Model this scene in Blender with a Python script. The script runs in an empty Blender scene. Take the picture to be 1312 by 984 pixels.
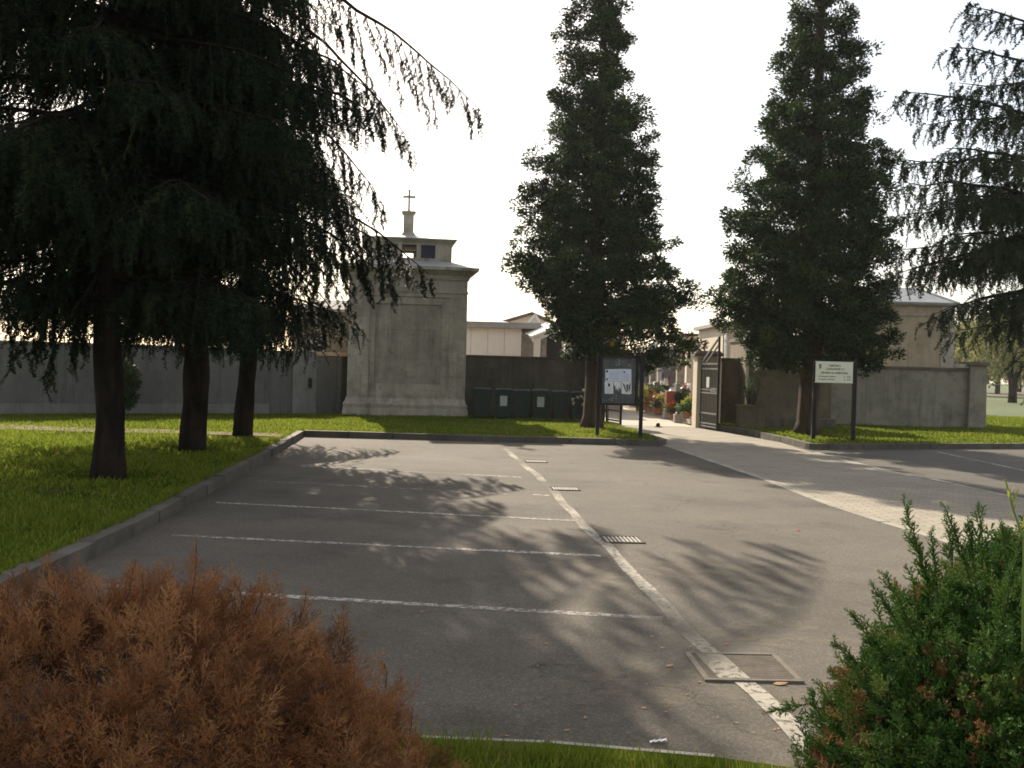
import bpy, math, random
import numpy as np
from mathutils import Vector, Matrix

scene = bpy.context.scene
COL = scene.collection
rad = math.radians

# ------------------------------------------------------------------ camera
W0, H0, FPX = 1312.0, 984.0, 1312.0
CAM = Vector((0, 0, 1.75))
PITCH, ROLL = rad(0.96), rad(1.55)
_F = Vector((0, math.cos(PITCH), -math.sin(PITCH)))
_R0 = Vector((1, 0, 0))
_U0 = _R0.cross(_F)
_R = _R0 * math.cos(ROLL) + _U0 * math.sin(ROLL)
_U = _U0 * math.cos(ROLL) - _R0 * math.sin(ROLL)


def ray(u, v):
    return _F * FPX + _R * (u - W0 / 2) - _U * (v - H0 / 2)


def G(u, v, z=0.0):
    """where the line of sight through photograph pixel (u, v) meets height z"""
    d = ray(u, v)
    t = (z - CAM.z) / d.z
    return CAM + d * t


def P(u, v, y):
    """the point at distance y along the ground seen at pixel (u, v)"""
    d = ray(u, v)
    return CAM + d * (y / d.y)


cam_data = bpy.data.cameras.new('camera')
cam_data.sensor_width = 36
cam_data.lens = 36 * FPX / W0
cam_data.clip_end = 3000
cam_data.clip_start = 0.05
cam = bpy.data.objects.new('camera', cam_data)
COL.objects.link(cam)
M = Matrix((_R, _U, -_F)).transposed().to_4x4()
M.translation = CAM
cam.matrix_world = M
scene.camera = cam

# ------------------------------------------------------------------ materials
MATS = {}


def new_mat(name):
    m = bpy.data.materials.new(name)
    m.use_nodes = True
    nt = m.node_tree
    nt.nodes.clear()
    out = nt.nodes.new('ShaderNodeOutputMaterial')
    b = nt.nodes.new('ShaderNodeBsdfPrincipled')
    nt.links.new(b.outputs[0], out.inputs[0])
    MATS[name] = m
    return m, nt, b, out


def c4(c):
    return (c[0], c[1], c[2], 1.0)


def noise(nt, scale, detail=5, rough=0.6, stretch=None, coord='Object', off=0.0, dist=0.0):
    tc = nt.nodes.new('ShaderNodeTexCoord')
    mp = nt.nodes.new('ShaderNodeMapping')
    nt.links.new(tc.outputs[coord], mp.inputs[0])
    if stretch:
        mp.inputs['Scale'].default_value = stretch
    mp.inputs['Location'].default_value = (off, off * 0.7, off * 1.3)
    n = nt.nodes.new('ShaderNodeTexNoise')
    n.inputs['Scale'].default_value = scale
    n.inputs['Detail'].default_value = detail
    n.inputs['Roughness'].default_value = rough
    n.inputs['Distortion'].default_value = dist
    nt.links.new(mp.outputs[0], n.inputs['Vector'])
    return n.outputs['Fac']


def ramp(nt, src, stops):
    r = nt.nodes.new('ShaderNodeValToRGB')
    el = r.color_ramp.elements
    while len(el) < len(stops):
        el.new(0.5)
    for e, (p, c) in zip(el, stops):
        e.position = p
        e.color = c4(c) if not isinstance(c, float) else (c, c, c, 1)
    nt.links.new(src, r.inputs[0])
    return r.outputs[0]


def mix(nt, a, b, fac, mode='MIX'):
    m = nt.nodes.new('ShaderNodeMix')
    m.data_type = 'RGBA'
    m.blend_type = mode
    for sock, val in ((m.inputs[6], a), (m.inputs[7], b)):
        if isinstance(val, tuple):
            sock.default_value = c4(val)
        else:
            nt.links.new(val, sock)
    if isinstance(fac, (int, float)):
        m.inputs[0].default_value = fac
    else:
        nt.links.new(fac, m.inputs[0])
    return m.outputs[2]


def bump(nt, b, src, strength=0.3, dist=0.02):
    n = nt.nodes.new('ShaderNodeBump')
    n.inputs['Strength'].default_value = strength
    n.inputs['Distance'].default_value = dist
    nt.links.new(src, n.inputs['Height'])
    nt.links.new(n.outputs[0], b.inputs['Normal'])


def surf(name, ca, cb, scale=3.0, rough=0.85, fine=40.0, bstr=0.25, stretch=None, streak=None, streak_amt=0.6,
         lo=0.35, hi=0.65, spec=0.3, metal=0.0, bdist=0.01, stains=None, drips=None, blocks=None):
    """two-tone noisy surface with fine grain, optional vertical streaks and blotchy stains"""
    m, nt, b, out = new_mat(name)
    col = ramp(nt, noise(nt, scale, 6, 0.62, stretch), [(lo, ca), (hi, cb)])
    if streak:
        s = ramp(nt, noise(nt, 3.2, 5, 0.7, (1.0, 1.0, 0.16), off=3.1), [(0.36, 0.45), (0.7, 1.0)])
        col = mix(nt, streak, col, s)
    if stains:
        s = ramp(nt, noise(nt, 1.1, 7, 0.68, off=7.7), [(0.5, 0.0), (0.68, 0.85)])
        col = mix(nt, col, stains, s)
    if drips:
        d1 = ramp(nt, noise(nt, 2.6, 4, 0.75, (1.5, 1.5, 0.07), off=9.3), [(0.5, 0.0), (0.66, 0.8)])
        d2 = ramp(nt, noise(nt, 0.7, 4, 0.6, off=4.4), [(0.42, 0.0), (0.6, 1.0)])
        dm = mix(nt, d1, d2, 1.0, 'MULTIPLY')
        col = mix(nt, col, drips, dm)
        b1_ = ramp(nt, noise(nt, 5.5, 8, 0.75, off=1.9), [(0.54, 0.0), (0.66, 0.55)])
        col = mix(nt, col, drips, b1_)
    if blocks:
        tc = nt.nodes.new('ShaderNodeTexCoord')
        sx = nt.nodes.new('ShaderNodeSeparateXYZ')
        nt.links.new(tc.outputs['Object'], sx.inputs[0])
        ad = nt.nodes.new('ShaderNodeMath'); ad.operation = 'ADD'
        nt.links.new(sx.outputs[0], ad.inputs[0]); nt.links.new(sx.outputs[1], ad.inputs[1])
        cb_ = nt.nodes.new('ShaderNodeCombineXYZ')
        nt.links.new(ad.outputs[0], cb_.inputs[0]); nt.links.new(sx.outputs[2], cb_.inputs[1])
        br = nt.nodes.new('ShaderNodeTexBrick')
        br.inputs['Scale'].default_value = 1.0
        br.inputs['Brick Width'].default_value = blocks[0]
        br.inputs['Row Height'].default_value = blocks[1]
        br.inputs['Mortar Size'].default_value = 0.012
        br.inputs['Mortar Smooth'].default_value = 0.6
        br.inputs['Color1'].default_value = (1.05, 1.05, 1.05, 1)
        br.inputs['Color2'].default_value = (0.9, 0.9, 0.89, 1)
        br.inputs['Mortar'].default_value = (0.6, 0.59, 0.57, 1)
        nt.links.new(cb_.outputs[0], br.inputs['Vector'])
        col = mix(nt, col, br.outputs['Color'], blocks[2], 'MULTIPLY')
    fn = noise(nt, fine, 3, 0.7)
    g = ramp(nt, fn, [(0.25, 0.72), (0.75, 1.18)])
    col = mix(nt, col, g, 0.8, 'MULTIPLY')
    nt.links.new(col, b.inputs['Base Color'])
    b.inputs['Roughness'].default_value = rough
    b.inputs['Specular IOR Level'].default_value = spec
    b.inputs['Metallic'].default_value = metal
    if bstr:
        bump(nt, b, fn, bstr, bdist)
    return m


def plain(name, c, rough=0.5, metal=0.0, spec=0.4, var=0.12):
    m, nt, b, out = new_mat(name)
    n = noise(nt, 9.0, 4, 0.6)
    g = ramp(nt, n, [(0.3, 1.0 - var), (0.7, 1.0 + var)])
    col = mix(nt, c, g, 1.0, 'MULTIPLY')
    nt.links.new(col, b.inputs['Base Color'])
    b.inputs['Roughness'].default_value = rough
    b.inputs['Metallic'].default_value = metal
    b.inputs['Specular IOR Level'].default_value = spec
    return m


def leafy(name, stops, trans=0.25, rough=0.65, tcol=None, patch=None, spec=0.2):
    """foliage: every spray has its own tint (a per-leaf attribute), thin leaves let light through"""
    m, nt, b, out = new_mat(name)
    at = nt.nodes.new('ShaderNodeAttribute')
    at.attribute_name = 'tint'
    col = ramp(nt, at.outputs['Fac'], stops)
    if patch:
        f = ramp(nt, noise(nt, patch[1], 4, 0.6), [(patch[2], 0.0), (patch[3], 1.0)])
        col = mix(nt, col, patch[0], f)
    nt.links.new(col, b.inputs['Base Color'])
    b.inputs['Roughness'].default_value = rough
    b.inputs['Specular IOR Level'].default_value = spec
    if trans > 0:
        t = nt.nodes.new('ShaderNodeBsdfTranslucent')
        if tcol:
            cc = mix(nt, col, tcol, 1.0, 'MULTIPLY')
            nt.links.new(cc, t.inputs[0])
        else:
            nt.links.new(col, t.inputs[0])
        ms = nt.nodes.new('ShaderNodeMixShader')
        ms.inputs[0].default_value = trans
        nt.links.new(b.outputs[0], ms.inputs[1])
        nt.links.new(t.outputs[0], ms.inputs[2])
        nt.links.new(ms.outputs[0], out.inputs[0])
    return m


# ------------------------------------------------------------------ mesh helpers
class MB:
    def __init__(self):
        self.v = []
        self.f = []

    def add(self, verts, faces):
        o = len(self.v)
        self.v += [Vector(p) for p in verts]
        self.f += [tuple(i + o for i in f) for f in faces]
        return self

    def box(self, x0, x1, y0, y1, z0, z1, taper=None):
        """box; taper = (tx, ty) pulls the top in on every side"""
        tx, ty = taper or (0, 0)
        vs = [(x0, y0, z0), (x1, y0, z0), (x1, y1, z0), (x0, y1, z0),
              (x0 + tx, y0 + ty, z1), (x1 - tx, y0 + ty, z1), (x1 - tx, y1 - ty, z1), (x0 + tx, y1 - ty, z1)]
        return self.add(vs, [(3, 2, 1, 0), (4, 5, 6, 7), (0, 1, 5, 4), (1, 2, 6, 5), (2, 3, 7, 6), (3, 0, 4, 7)])

    def obox(self, p0, p1, z0, z1, t, side=1):
        """wall between two ground points, thickness t on one side (side=0: both)"""
        p0, p1 = Vector((p0[0], p0[1], 0)), Vector((p1[0], p1[1], 0))
        d = (p1 - p0).normalized()
        n = Vector((-d.y, d.x, 0))
        if side == 0:
            a, b2 = -n * t / 2, n * t / 2
        else:
            a, b2 = Vector((0, 0, 0)), n * t * side
        q = [p0 + a, p1 + a, p1 + b2, p0 + b2]
        vs = [(p.x, p.y, z0) for p in q] + [(p.x, p.y, z1) for p in q]
        fs = [(3, 2, 1, 0), (4, 5, 6, 7), (0, 1, 5, 4), (1, 2, 6, 5), (2, 3, 7, 6), (3, 0, 4, 7)]
        if side == -1:
            fs = [f[::-1] for f in fs]
        return self.add(vs, fs)

    def bar(self, a, b, w, h=None, up=(0, 0, 1)):
        a, b = Vector(a), Vector(b)
        h = h or w
        d = (b - a).normalized()
        up = Vector(up)
        if abs(d.dot(up)) > 0.98:
            up = Vector((0, 1, 0))
        s = d.cross(up).normalized()
        u = s.cross(d)
        o = [(-w / 2, -h / 2), (w / 2, -h / 2), (w / 2, h / 2), (-w / 2, h / 2)]
        vs = [a + s * x + u * y for x, y in o] + [b + s * x + u * y for x, y in o]
        return self.add(vs, [(0, 1, 2, 3), (7, 6, 5, 4), (0, 4, 5, 1), (1, 5, 6, 2), (2, 6, 7, 3), (3, 7, 4, 0)])

    def tube(self, pts, rads, n=8, cap=True):
        pts = [Vector(p) for p in pts]
        o = len(self.v)
        prev = None
        for i, p in enumerate(pts):
            if i == 0:
                d = pts[1] - pts[0]
            elif i == len(pts) - 1:
                d = pts[-1] - pts[-2]
            else:
                d = pts[i + 1] - pts[i - 1]
            d = d.normalized() if d.length > 1e-9 else Vector((0, 0, 1))
            if prev is None:
                ref = Vector((1, 0, 0)) if abs(d.x) < 0.9 else Vector((0, 1, 0))
                s = (ref - d * ref.dot(d)).normalized()
            else:
                s = (prev - d * prev.dot(d)).normalized()
            prev = s
            u = d.cross(s)
            r = rads[i] if hasattr(rads, '__len__') else rads
            for k in range(n):
                a = 2 * math.pi * k / n
                self.v.append(p + (s * math.cos(a) + u * math.sin(a)) * r)
        for i in range(len(pts) - 1):
            for k in range(n):
                a, b = o + i * n + k, o + i * n + (k + 1) % n
                self.f.append((a, b, b + n, a + n))
        if cap:
            self.f.append(tuple(o + k for k in range(n))[::-1])
            e = o + (len(pts) - 1) * n
            self.f.append(tuple(e + k for k in range(n)))
        return self

    def lathe(self, c, prof, n=16):
        """prof: list of (radius, z) from bottom to top round a vertical axis through c"""
        return self.tube([(c[0], c[1], c[2] + z) for r, z in prof], [max(r, 0.001) for r, z in prof], n)

    def frustum(self, x0, x1, y0, y1, z0, X0, X1, Y0, Y1, z1):
        vs = [(x0, y0, z0), (x1, y0, z0), (x1, y1, z0), (x0, y1, z0), (X0, Y0, z1), (X1, Y0, z1), (X1, Y1, z1), (X0, Y1, z1)]
        return self.add(vs, [(3, 2, 1, 0), (4, 5, 6, 7), (0, 1, 5, 4), (1, 2, 6, 5), (2, 3, 7, 6), (3, 0, 4, 7)])

    def xf(self, mat, start=0):
        for i in range(start, len(self.v)):
            self.v[i] = mat @ self.v[i]
        return self


ORG = {}


def link_mesh(name, me, parent=None):
    o = bpy.data.objects.new(name, me)
    COL.objects.link(o)
    if parent is not None:
        o.parent = parent
        ORG[o.name] = ORG[parent.name]
    return o


def build(name, mb, m, parent=None, smooth=False, bevel=0.0):
    """one mesh object; parts are given in world metres and stored relative to their thing"""
    me = bpy.data.meshes.new(name)
    off = ORG[parent.name] if parent is not None else Vector((0, 0, 0))
    me.from_pydata([tuple(p - off) for p in mb.v], [], mb.f)
    me.materials.append(m)
    if smooth:
        me.polygons.foreach_set('use_smooth', [True] * len(me.polygons))
    me.update()
    o = link_mesh(name, me, parent)
    if bevel:
        bv = o.modifiers.new('bevel', 'BEVEL')
        bv.width = bevel
        bv.segments = 2
        bv.limit_method = 'ANGLE'
    return o


def tag(o, label=None, cat=None, group=None, kind=None):
    for k, v in (('label', label), ('category', cat), ('group', group), ('kind', kind)):
        if v:
            o[k] = v
    return o


def thing(name, loc, label, cat, group=None):
    o = bpy.data.objects.new(name, None)
    o.empty_display_size = 0.2
    COL.objects.link(o)
    o.location = loc
    ORG[o.name] = Vector(loc)
    return tag(o, label, cat, group)


def solo(name, mb, m, label, cat, group=None, smooth=False, bevel=0.0, loc=None):
    """a thing that is a single mesh, its origin at its base"""
    xs = [p.x for p in mb.v]; ys = [p.y for p in mb.v]; zs = [p.z for p in mb.v]
    loc = Vector(loc) if loc is not None else Vector(((min(xs) + max(xs)) / 2, (min(ys) + max(ys)) / 2, min(zs)))
    for i in range(len(mb.v)):
        mb.v[i] = mb.v[i] - loc
    o = build(name, mb, m, None, smooth, bevel)
    o.location = loc
    ORG[o.name] = loc
    return tag(o, label, cat, group)


def structure(name, mb, m, smooth=False):
    return tag(build(name, mb, m, None, smooth), kind='structure')


def copy_tree(o, parent=None):
    c = o.copy()
    COL.objects.link(c)
    if parent is not None:
        c.parent = parent
    for ch in list(o.children):
        copy_tree(ch, c)
    return c


def sheet(pts, z):
    return MB().add([(p[0], p[1], z) for p in pts], [tuple(range(len(pts)))])


def text_mesh(txt, size, align='CENTER', bold=0.0):
    cu = bpy.data.curves.new('text', 'FONT')
    cu.body = txt
    cu.size = size
    cu.align_x = align
    cu.align_y = 'CENTER'
    cu.extrude = 0.0
    cu.offset = bold
    cu.resolution_u = 3
    ob = bpy.data.objects.new('text', cu)
    COL.objects.link(ob)
    dg = bpy.context.evaluated_depsgraph_get()
    me = bpy.data.meshes.new_from_object(ob.evaluated_get(dg))
    vs = [v.co.copy() for v in me.vertices]
    fs = [tuple(p.vertices) for p in me.polygons]
    bpy.data.objects.remove(ob)
    bpy.data.curves.remove(cu)
    bpy.data.meshes.remove(me)
    return vs, fs


def tri_mesh(name, V, m, parent=None, tint=None, nper=3, mi=None):
    """V: (n, nper, 3) array of loose faces in world metres; tint: one value per face; mi: material index per face"""
    n = V.shape[0]
    off = np.array(ORG[parent.name]) if parent is not None else np.zeros(3)
    me = bpy.data.meshes.new(name)
    me.vertices.add(n * nper)
    me.vertices.foreach_set('co', (V - off).astype(np.float32).ravel())
    me.loops.add(n * nper)
    me.loops.foreach_set('vertex_index', np.arange(n * nper, dtype=np.int32))
    me.polygons.add(n)
    me.polygons.foreach_set('loop_start', np.arange(0, n * nper, nper, dtype=np.int32))
    if tint is not None:
        a = me.attributes.new('tint', 'FLOAT', 'POINT')
        a.data.foreach_set('value', np.repeat(tint.astype(np.float32), nper))
    for x in (m if isinstance(m, (list, tuple)) else [m]):
        me.materials.append(x)
    if mi is not None:
        me.polygons.foreach_set('material_index', mi.astype(np.int32))
    me.update(calc_edges=True)
    return link_mesh(name, me, parent)


def unit(a):
    return a / np.maximum(np.linalg.norm(a, axis=-1, keepdims=True), 1e-9)


def frames(D, up=None, rng=None):
    """rows (x, y, z) of orthonormal frames whose x axis is D"""
    D = unit(D)
    U = np.tile(np.array([0, 0, 1.0]), (len(D), 1)) if up is None else up
    bad = np.abs((D * U).sum(1)) > 0.97
    U = np.where(bad[:, None], np.array([1.0, 0.2, 0.1]), U)
    Y = unit(np.cross(U, D))
    Z = np.cross(D, Y)
    if rng is not None:
        a = rng.uniform(0, 2 * np.pi, len(D))[:, None]
        Y, Z = Y * np.cos(a) + Z * np.sin(a), Z * np.cos(a) - Y * np.sin(a)
    return np.stack([D, Y, Z], 1)


def place(template, O, Fr, S):
    """template (t, k, 3) -> (n*t, k, 3); S (n, 3) scales along the frame axes"""
    T = template[None] * S[:, None, None, :]
    out = np.einsum('ntkc,ncd->ntkd', T, Fr) + O[:, None, None, :]
    return out.reshape(-1, template.shape[1], 3)
# ------------------------------------------------------------------ the materials of the place
def asphalt_mat(name, ca, cb, tintc):
    m, nt, b, out = new_mat(name)
    big = noise(nt, 0.35, 6, 0.62)
    col = ramp(nt, big, [(0.3, ca), (0.7, cb)])
    st = ramp(nt, noise(nt, 0.9, 7, 0.7, off=5.0), [(0.52, 0.0), (0.72, 0.8)])
    col = mix(nt, col, tintc, st)
    v = nt.nodes.new('ShaderNodeTexVoronoi')
    v.inputs['Scale'].default_value = 95
    tc = nt.nodes.new('ShaderNodeTexCoord')
    nt.links.new(tc.outputs['Object'], v.inputs['Vector'])
    g = ramp(nt, v.outputs['Color'], [(0.1, 0.62), (0.6, 1.0), (0.97, 1.75)])
    col = mix(nt, col, g, 0.75, 'MULTIPLY')
    # hair cracks
    cr = nt.nodes.new('ShaderNodeTexVoronoi')
    cr.feature = 'DISTANCE_TO_EDGE'
    cr.inputs['Scale'].default_value = 0.55
    cr.inputs['Randomness'].default_value = 1.0
    wn = nt.nodes.new('ShaderNodeTexNoise')
    wn.inputs['Scale'].default_value = 1.6
    wn.inputs['Detail'].default_value = 6
    nt.links.new(tc.outputs['Object'], wn.inputs['Vector'])
    wm = nt.nodes.new('ShaderNodeVectorMath'); wm.operation = 'MULTIPLY_ADD'
    wm.inputs[1].default_value = (0.9, 0.9, 0.9)
    nt.links.new(wn.outputs['Color'], wm.inputs[0])
    nt.links.new(tc.outputs['Object'], wm.inputs[2])
    nt.links.new(wm.outputs[0], cr.inputs['Vector'])
    cf = ramp(nt, cr.outputs['Distance'], [(0.0, 0.55), (0.008, 1.0)])
    msk = ramp(nt, noise(nt, 0.5, 3, 0.5, off=11.0), [(0.52, 0.0), (0.6, 1.0)])
    col2 = mix(nt, col, cf, 1.0, 'MULTIPLY')
    col = mix(nt, col, col2, msk)
    nt.links.new(col, b.inputs['Base Color'])
    b.inputs['Roughness'].default_value = 0.93
    b.inputs['Specular IOR Level'].default_value = 0.3
    bump(nt, b, v.outputs['Distance'], 0.35, 0.006)
    return m


def paver_mat(name):
    m, nt, b, out = new_mat(name)
    tc = nt.nodes.new('ShaderNodeTexCoord')
    mp = nt.nodes.new('ShaderNodeMapping')
    mp.inputs['Rotation'].default_value = (0, 0, rad(5))
    nt.links.new(tc.outputs['Object'], mp.inputs[0])
    br = nt.nodes.new('ShaderNodeTexBrick')
    br.inputs['Color1'].default_value = (0.31, 0.275, 0.21, 1)
    br.inputs['Color2'].default_value = (0.25, 0.222, 0.17, 1)
    br.inputs['Mortar'].default_value = (0.10, 0.09, 0.075, 1)
    br.inputs['Scale'].default_value = 1.0
    br.inputs['Brick Width'].default_value = 0.24
    br.inputs['Row Height'].default_value = 0.12
    br.inputs['Mortar Size'].default_value = 0.006
    nt.links.new(mp.outputs[0], br.inputs['Vector'])
    g = ramp(nt, noise(nt, 0.8, 6, 0.65), [(0.3, 0.78), (0.7, 1.12)])
    col = mix(nt, br.outputs['Color'], g, 0.9, 'MULTIPLY')
    f = ramp(nt, noise(nt, 60, 3, 0.7), [(0.3, 0.8), (0.7, 1.15)])
    col = mix(nt, col, f, 0.8, 'MULTIPLY')
    nt.links.new(col, b.inputs['Base Color'])
    b.inputs['Roughness'].default_value = 0.9
    bump(nt, b, br.outputs['Fac'], -0.4, 0.006)
    return m


def worn_paint(name, c, scale, lo, hi, stretch=None):
    """road paint that has come off in places, down to the asphalt"""
    m, nt, b, out = new_mat(name)
    n = noise(nt, scale, 6, 0.75, stretch)
    f = ramp(nt, n, [(lo, 0.0), (hi, 1.0)])
    big = ramp(nt, noise(nt, 0.9, 3, 0.5, off=2.2), [(0.3, 0.15), (0.62, 1.0)])
    f2 = mix(nt, f, big, 1.0, 'MULTIPLY')
    nt.links.new(ramp(nt, noise(nt, 30, 4, 0.7), [(0.3, tuple(x * 0.8 for x in c)), (0.7, c)]), b.inputs['Base Color'])
    b.inputs['Roughness'].default_value = 0.85
    tr = nt.nodes.new('ShaderNodeBsdfTransparent')
    ms = nt.nodes.new('ShaderNodeMixShader')
    nt.links.new(f2, ms.inputs[0])
    nt.links.new(tr.outputs[0], ms.inputs[1])
    nt.links.new(b.outputs[0], ms.inputs[2])
    nt.links.new(ms.outputs[0], out.inputs[0])
    return m


ASPH = asphalt_mat('asphalt', (0.072, 0.063, 0.051), (0.128, 0.112, 0.090), (0.050, 0.044, 0.036))
ASPH2 = asphalt_mat('asphalt_side', (0.07, 0.064, 0.055), (0.105, 0.096, 0.082), (0.06, 0.054, 0.046))
PAVER = paver_mat('concrete_paving')
PATHM = surf('pale_concrete_path', (0.34, 0.30, 0.235), (0.42, 0.375, 0.30), 0.8, fine=70, bstr=0.15)
KERBM = surf('kerb_concrete', (0.075, 0.066, 0.054), (0.135, 0.12, 0.098), 2.2, fine=55, bstr=0.4, stains=(0.06, 0.058, 0.042))
STRIPM = surf('edging_concrete', (0.27, 0.25, 0.205), (0.36, 0.335, 0.28), 3.0, fine=55, bstr=0.3, stains=(0.2, 0.18, 0.15))
PAINT = worn_paint('worn_white_paint', (0.52, 0.49, 0.44), 16, 0.41, 0.55)
PAINTF = worn_paint('faded_white_paint', (0.46, 0.43, 0.38), 18, 0.44, 0.62)
LINEM = worn_paint('worn_concrete_gutter_line', (0.34, 0.31, 0.255), 20, 0.34, 0.5)
LAWN = surf('lawn_soil', (0.038, 0.058, 0.008), (0.075, 0.10, 0.012), 1.4, fine=90, bstr=0.5, spec=0.0, rough=1.0, stains=(0.10, 0.095, 0.035))
FIELD = surf('far_grass', (0.055, 0.080, 0.022), (0.088, 0.112, 0.036), 0.08, fine=4, bstr=0.2)
SOIL = surf('ploughed_soil', (0.11, 0.085, 0.065), (0.16, 0.125, 0.1), 0.2, fine=4)
GRAVEL = surf('pale_gravel', (0.21, 0.175, 0.13), (0.31, 0.265, 0.205), 3, fine=60, bstr=0.3, spec=0.0, rough=1.0)
GRASS = leafy('grass_blades', [(0.0, (0.065, 0.108, 0.013)), (0.55, (0.17, 0.21, 0.026)), (0.9, (0.26, 0.265, 0.05)), (1.0, (0.28, 0.235, 0.07))], 0.6, 0.9, spec=0.0)
CONC = surf('grey_concrete_wall', (0.14, 0.138, 0.13), (0.205, 0.2, 0.19), 1.2, fine=45, streak=(0.11, 0.108, 0.102), stretch=(1, 1, 0.4), stains=(0.14, 0.135, 0.125), drips=(0.075, 0.072, 0.065))
CONC2 = surf('pale_concrete', (0.2, 0.194, 0.182), (0.28, 0.27, 0.252), 1.6, fine=45, streak=(0.15, 0.143, 0.135), drips=(0.11, 0.106, 0.095))
PLAST = surf('weathered_plaster', (0.235, 0.208, 0.155), (0.32, 0.285, 0.215), 1.0, fine=38, streak=(0.2, 0.19, 0.16), stains=(0.15, 0.14, 0.11), drips=(0.085, 0.08, 0.06))
CHAP = surf('chapel_stone', (0.42, 0.375, 0.295), (0.54, 0.49, 0.395), 1.3, fine=32, streak=(0.22, 0.2, 0.165), stains=(0.23, 0.205, 0.16), drips=(0.15, 0.132, 0.10), blocks=(1.6, 0.62, 0.65))
CHAPD = surf('chapel_panel_stone', (0.34, 0.305, 0.24), (0.46, 0.415, 0.335), 1.5, fine=32, streak=(0.17, 0.155, 0.13), stains=(0.19, 0.17, 0.135), drips=(0.12, 0.107, 0.082), blocks=(2.2, 0.9, 0.6))
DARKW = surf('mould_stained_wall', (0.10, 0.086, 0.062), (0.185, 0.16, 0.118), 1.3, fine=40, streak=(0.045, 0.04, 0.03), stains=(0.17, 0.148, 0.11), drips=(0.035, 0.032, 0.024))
BROWNW = surf('ochre_plaster', (0.17, 0.135, 0.085), (0.25, 0.2, 0.13), 0.9, fine=36, streak=(0.13, 0.11, 0.075), stains=(0.12, 0.1, 0.065), drips=(0.075, 0.064, 0.045))
OCHRE = surf('mausoleum_plaster', (0.36, 0.29, 0.185), (0.46, 0.38, 0.255), 0.8, fine=36, streak=(0.3, 0.24, 0.16), stains=(0.24, 0.19, 0.125), drips=(0.2, 0.155, 0.1))
CREAM = surf('cream_wall', (0.70, 0.63, 0.54), (0.78, 0.71, 0.62), 0.7, fine=25, bstr=0.1)
BEIGE = surf('beige_wall', (0.55, 0.48, 0.36), (0.63, 0.55, 0.43), 0.8, fine=30, bstr=0.1, streak=(0.48, 0.41, 0.31))
CAPM = surf('brown_coping', (0.085, 0.066, 0.05), (0.15, 0.115, 0.085), 2.5, fine=40)
PINK = surf('pinkish_coping', (0.5, 0.36, 0.25), (0.6, 0.45, 0.32), 2.5, fine=40)
LEAD = surf('zinc_roof', (0.30, 0.32, 0.32), (0.40, 0.42, 0.42), 1.3, rough=0.5, fine=25, bstr=0.1)
FASCIA = surf('grey_fascia', (0.24, 0.22, 0.2), (0.31, 0.29, 0.27), 2, fine=30)
DKROOF = surf('dark_brown_roof', (0.08, 0.055, 0.045), (0.12, 0.085, 0.07), 2, fine=30)
PALER = surf('pale_roof_panel', (0.56, 0.6, 0.52), (0.66, 0.7, 0.62), 2, rough=0.4, fine=30, bstr=0.05)
NICHE = surf('niche_stone', (0.22, 0.2, 0.17), (0.42, 0.38, 0.33), 4, fine=20)
GRANITE = surf('dark_granite', (0.075, 0.075, 0.08), (0.13, 0.13, 0.135), 6, rough=0.4, fine=70, bstr=0.05)
GRAN2 = surf('grey_granite', (0.3, 0.29, 0.28), (0.42, 0.41, 0.4), 6, rough=0.45, fine=70, bstr=0.05)
REDGR = surf('red_granite', (0.22, 0.06, 0.04), (0.3, 0.09, 0.06), 6, rough=0.5, fine=60, bstr=0.05)
MARBLE = surf('white_marble', (0.62, 0.6, 0.56), (0.76, 0.74, 0.7), 3, rough=0.4, fine=30, bstr=0.05)
STEEL = plain('dark_painted_steel', (0.014, 0.014, 0.014), 0.6, 0.1, 0.25)
GALV = plain('worn_grey_steel', (0.24, 0.24, 0.24), 0.5, 0.5)
BOARD = surf('notice_board_backing', (0.075, 0.08, 0.08), (0.13, 0.135, 0.135), 5, fine=50, bstr=0.05)
PAPER = plain('paper_sheet', (0.72, 0.75, 0.85), 0.8, 0, 0.2, 0.04)
PAPERW = plain('white_paper', (0.8, 0.8, 0.8), 0.8, 0, 0.2, 0.04)
INK = plain('dark_print', (0.05, 0.06, 0.08), 0.8, 0, 0.1)
INKG = plain('green_black_print', (0.025, 0.05, 0.03), 0.8, 0, 0.1)
CHALK = plain('faded_white_lettering', (0.42, 0.43, 0.42), 0.8, 0, 0.1)
SIGNM = plain('cream_sign_enamel', (0.80, 0.80, 0.60), 0.55, 0, 0.3, 0.05)
BINM = plain('dark_green_plastic', (0.018, 0.042, 0.033), 0.6, 0, 0.4, 0.2)
RUBBER = plain('black_rubber', (0.02, 0.02, 0.02), 0.8)
IRON = surf('rusty_cast_iron', (0.08, 0.068, 0.054), (0.125, 0.107, 0.086), 8, rough=0.9, spec=0.1, metal=0.0, fine=60)
IRONF = surf('manhole_frame', (0.14, 0.124, 0.1), (0.2, 0.18, 0.145), 8, rough=0.9, spec=0.1, fine=60)
PIT = plain('dark_drain_pit', (0.012, 0.011, 0.01), 0.95)
GRATEM = surf('worn_grate_steel', (0.26, 0.24, 0.21), (0.38, 0.35, 0.31), 9, rough=0.55, metal=0.3, fine=60)
LOUVRE = plain('dark_blue_louvre', (0.03, 0.035, 0.07), 0.6)
WHITEP = plain('white_painted_metal', (0.75, 0.73, 0.68), 0.5, 0, 0.3, 0.05)
YELLOW = plain('yellow_plastic', (0.75, 0.5, 0.02), 0.5)
BARK = surf('cedar_bark', (0.014, 0.011, 0.008), (0.036, 0.027, 0.021), 7, fine=30, bstr=0.9, stretch=(1, 1, 0.25), bdist=0.03, spec=0.05)
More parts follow.
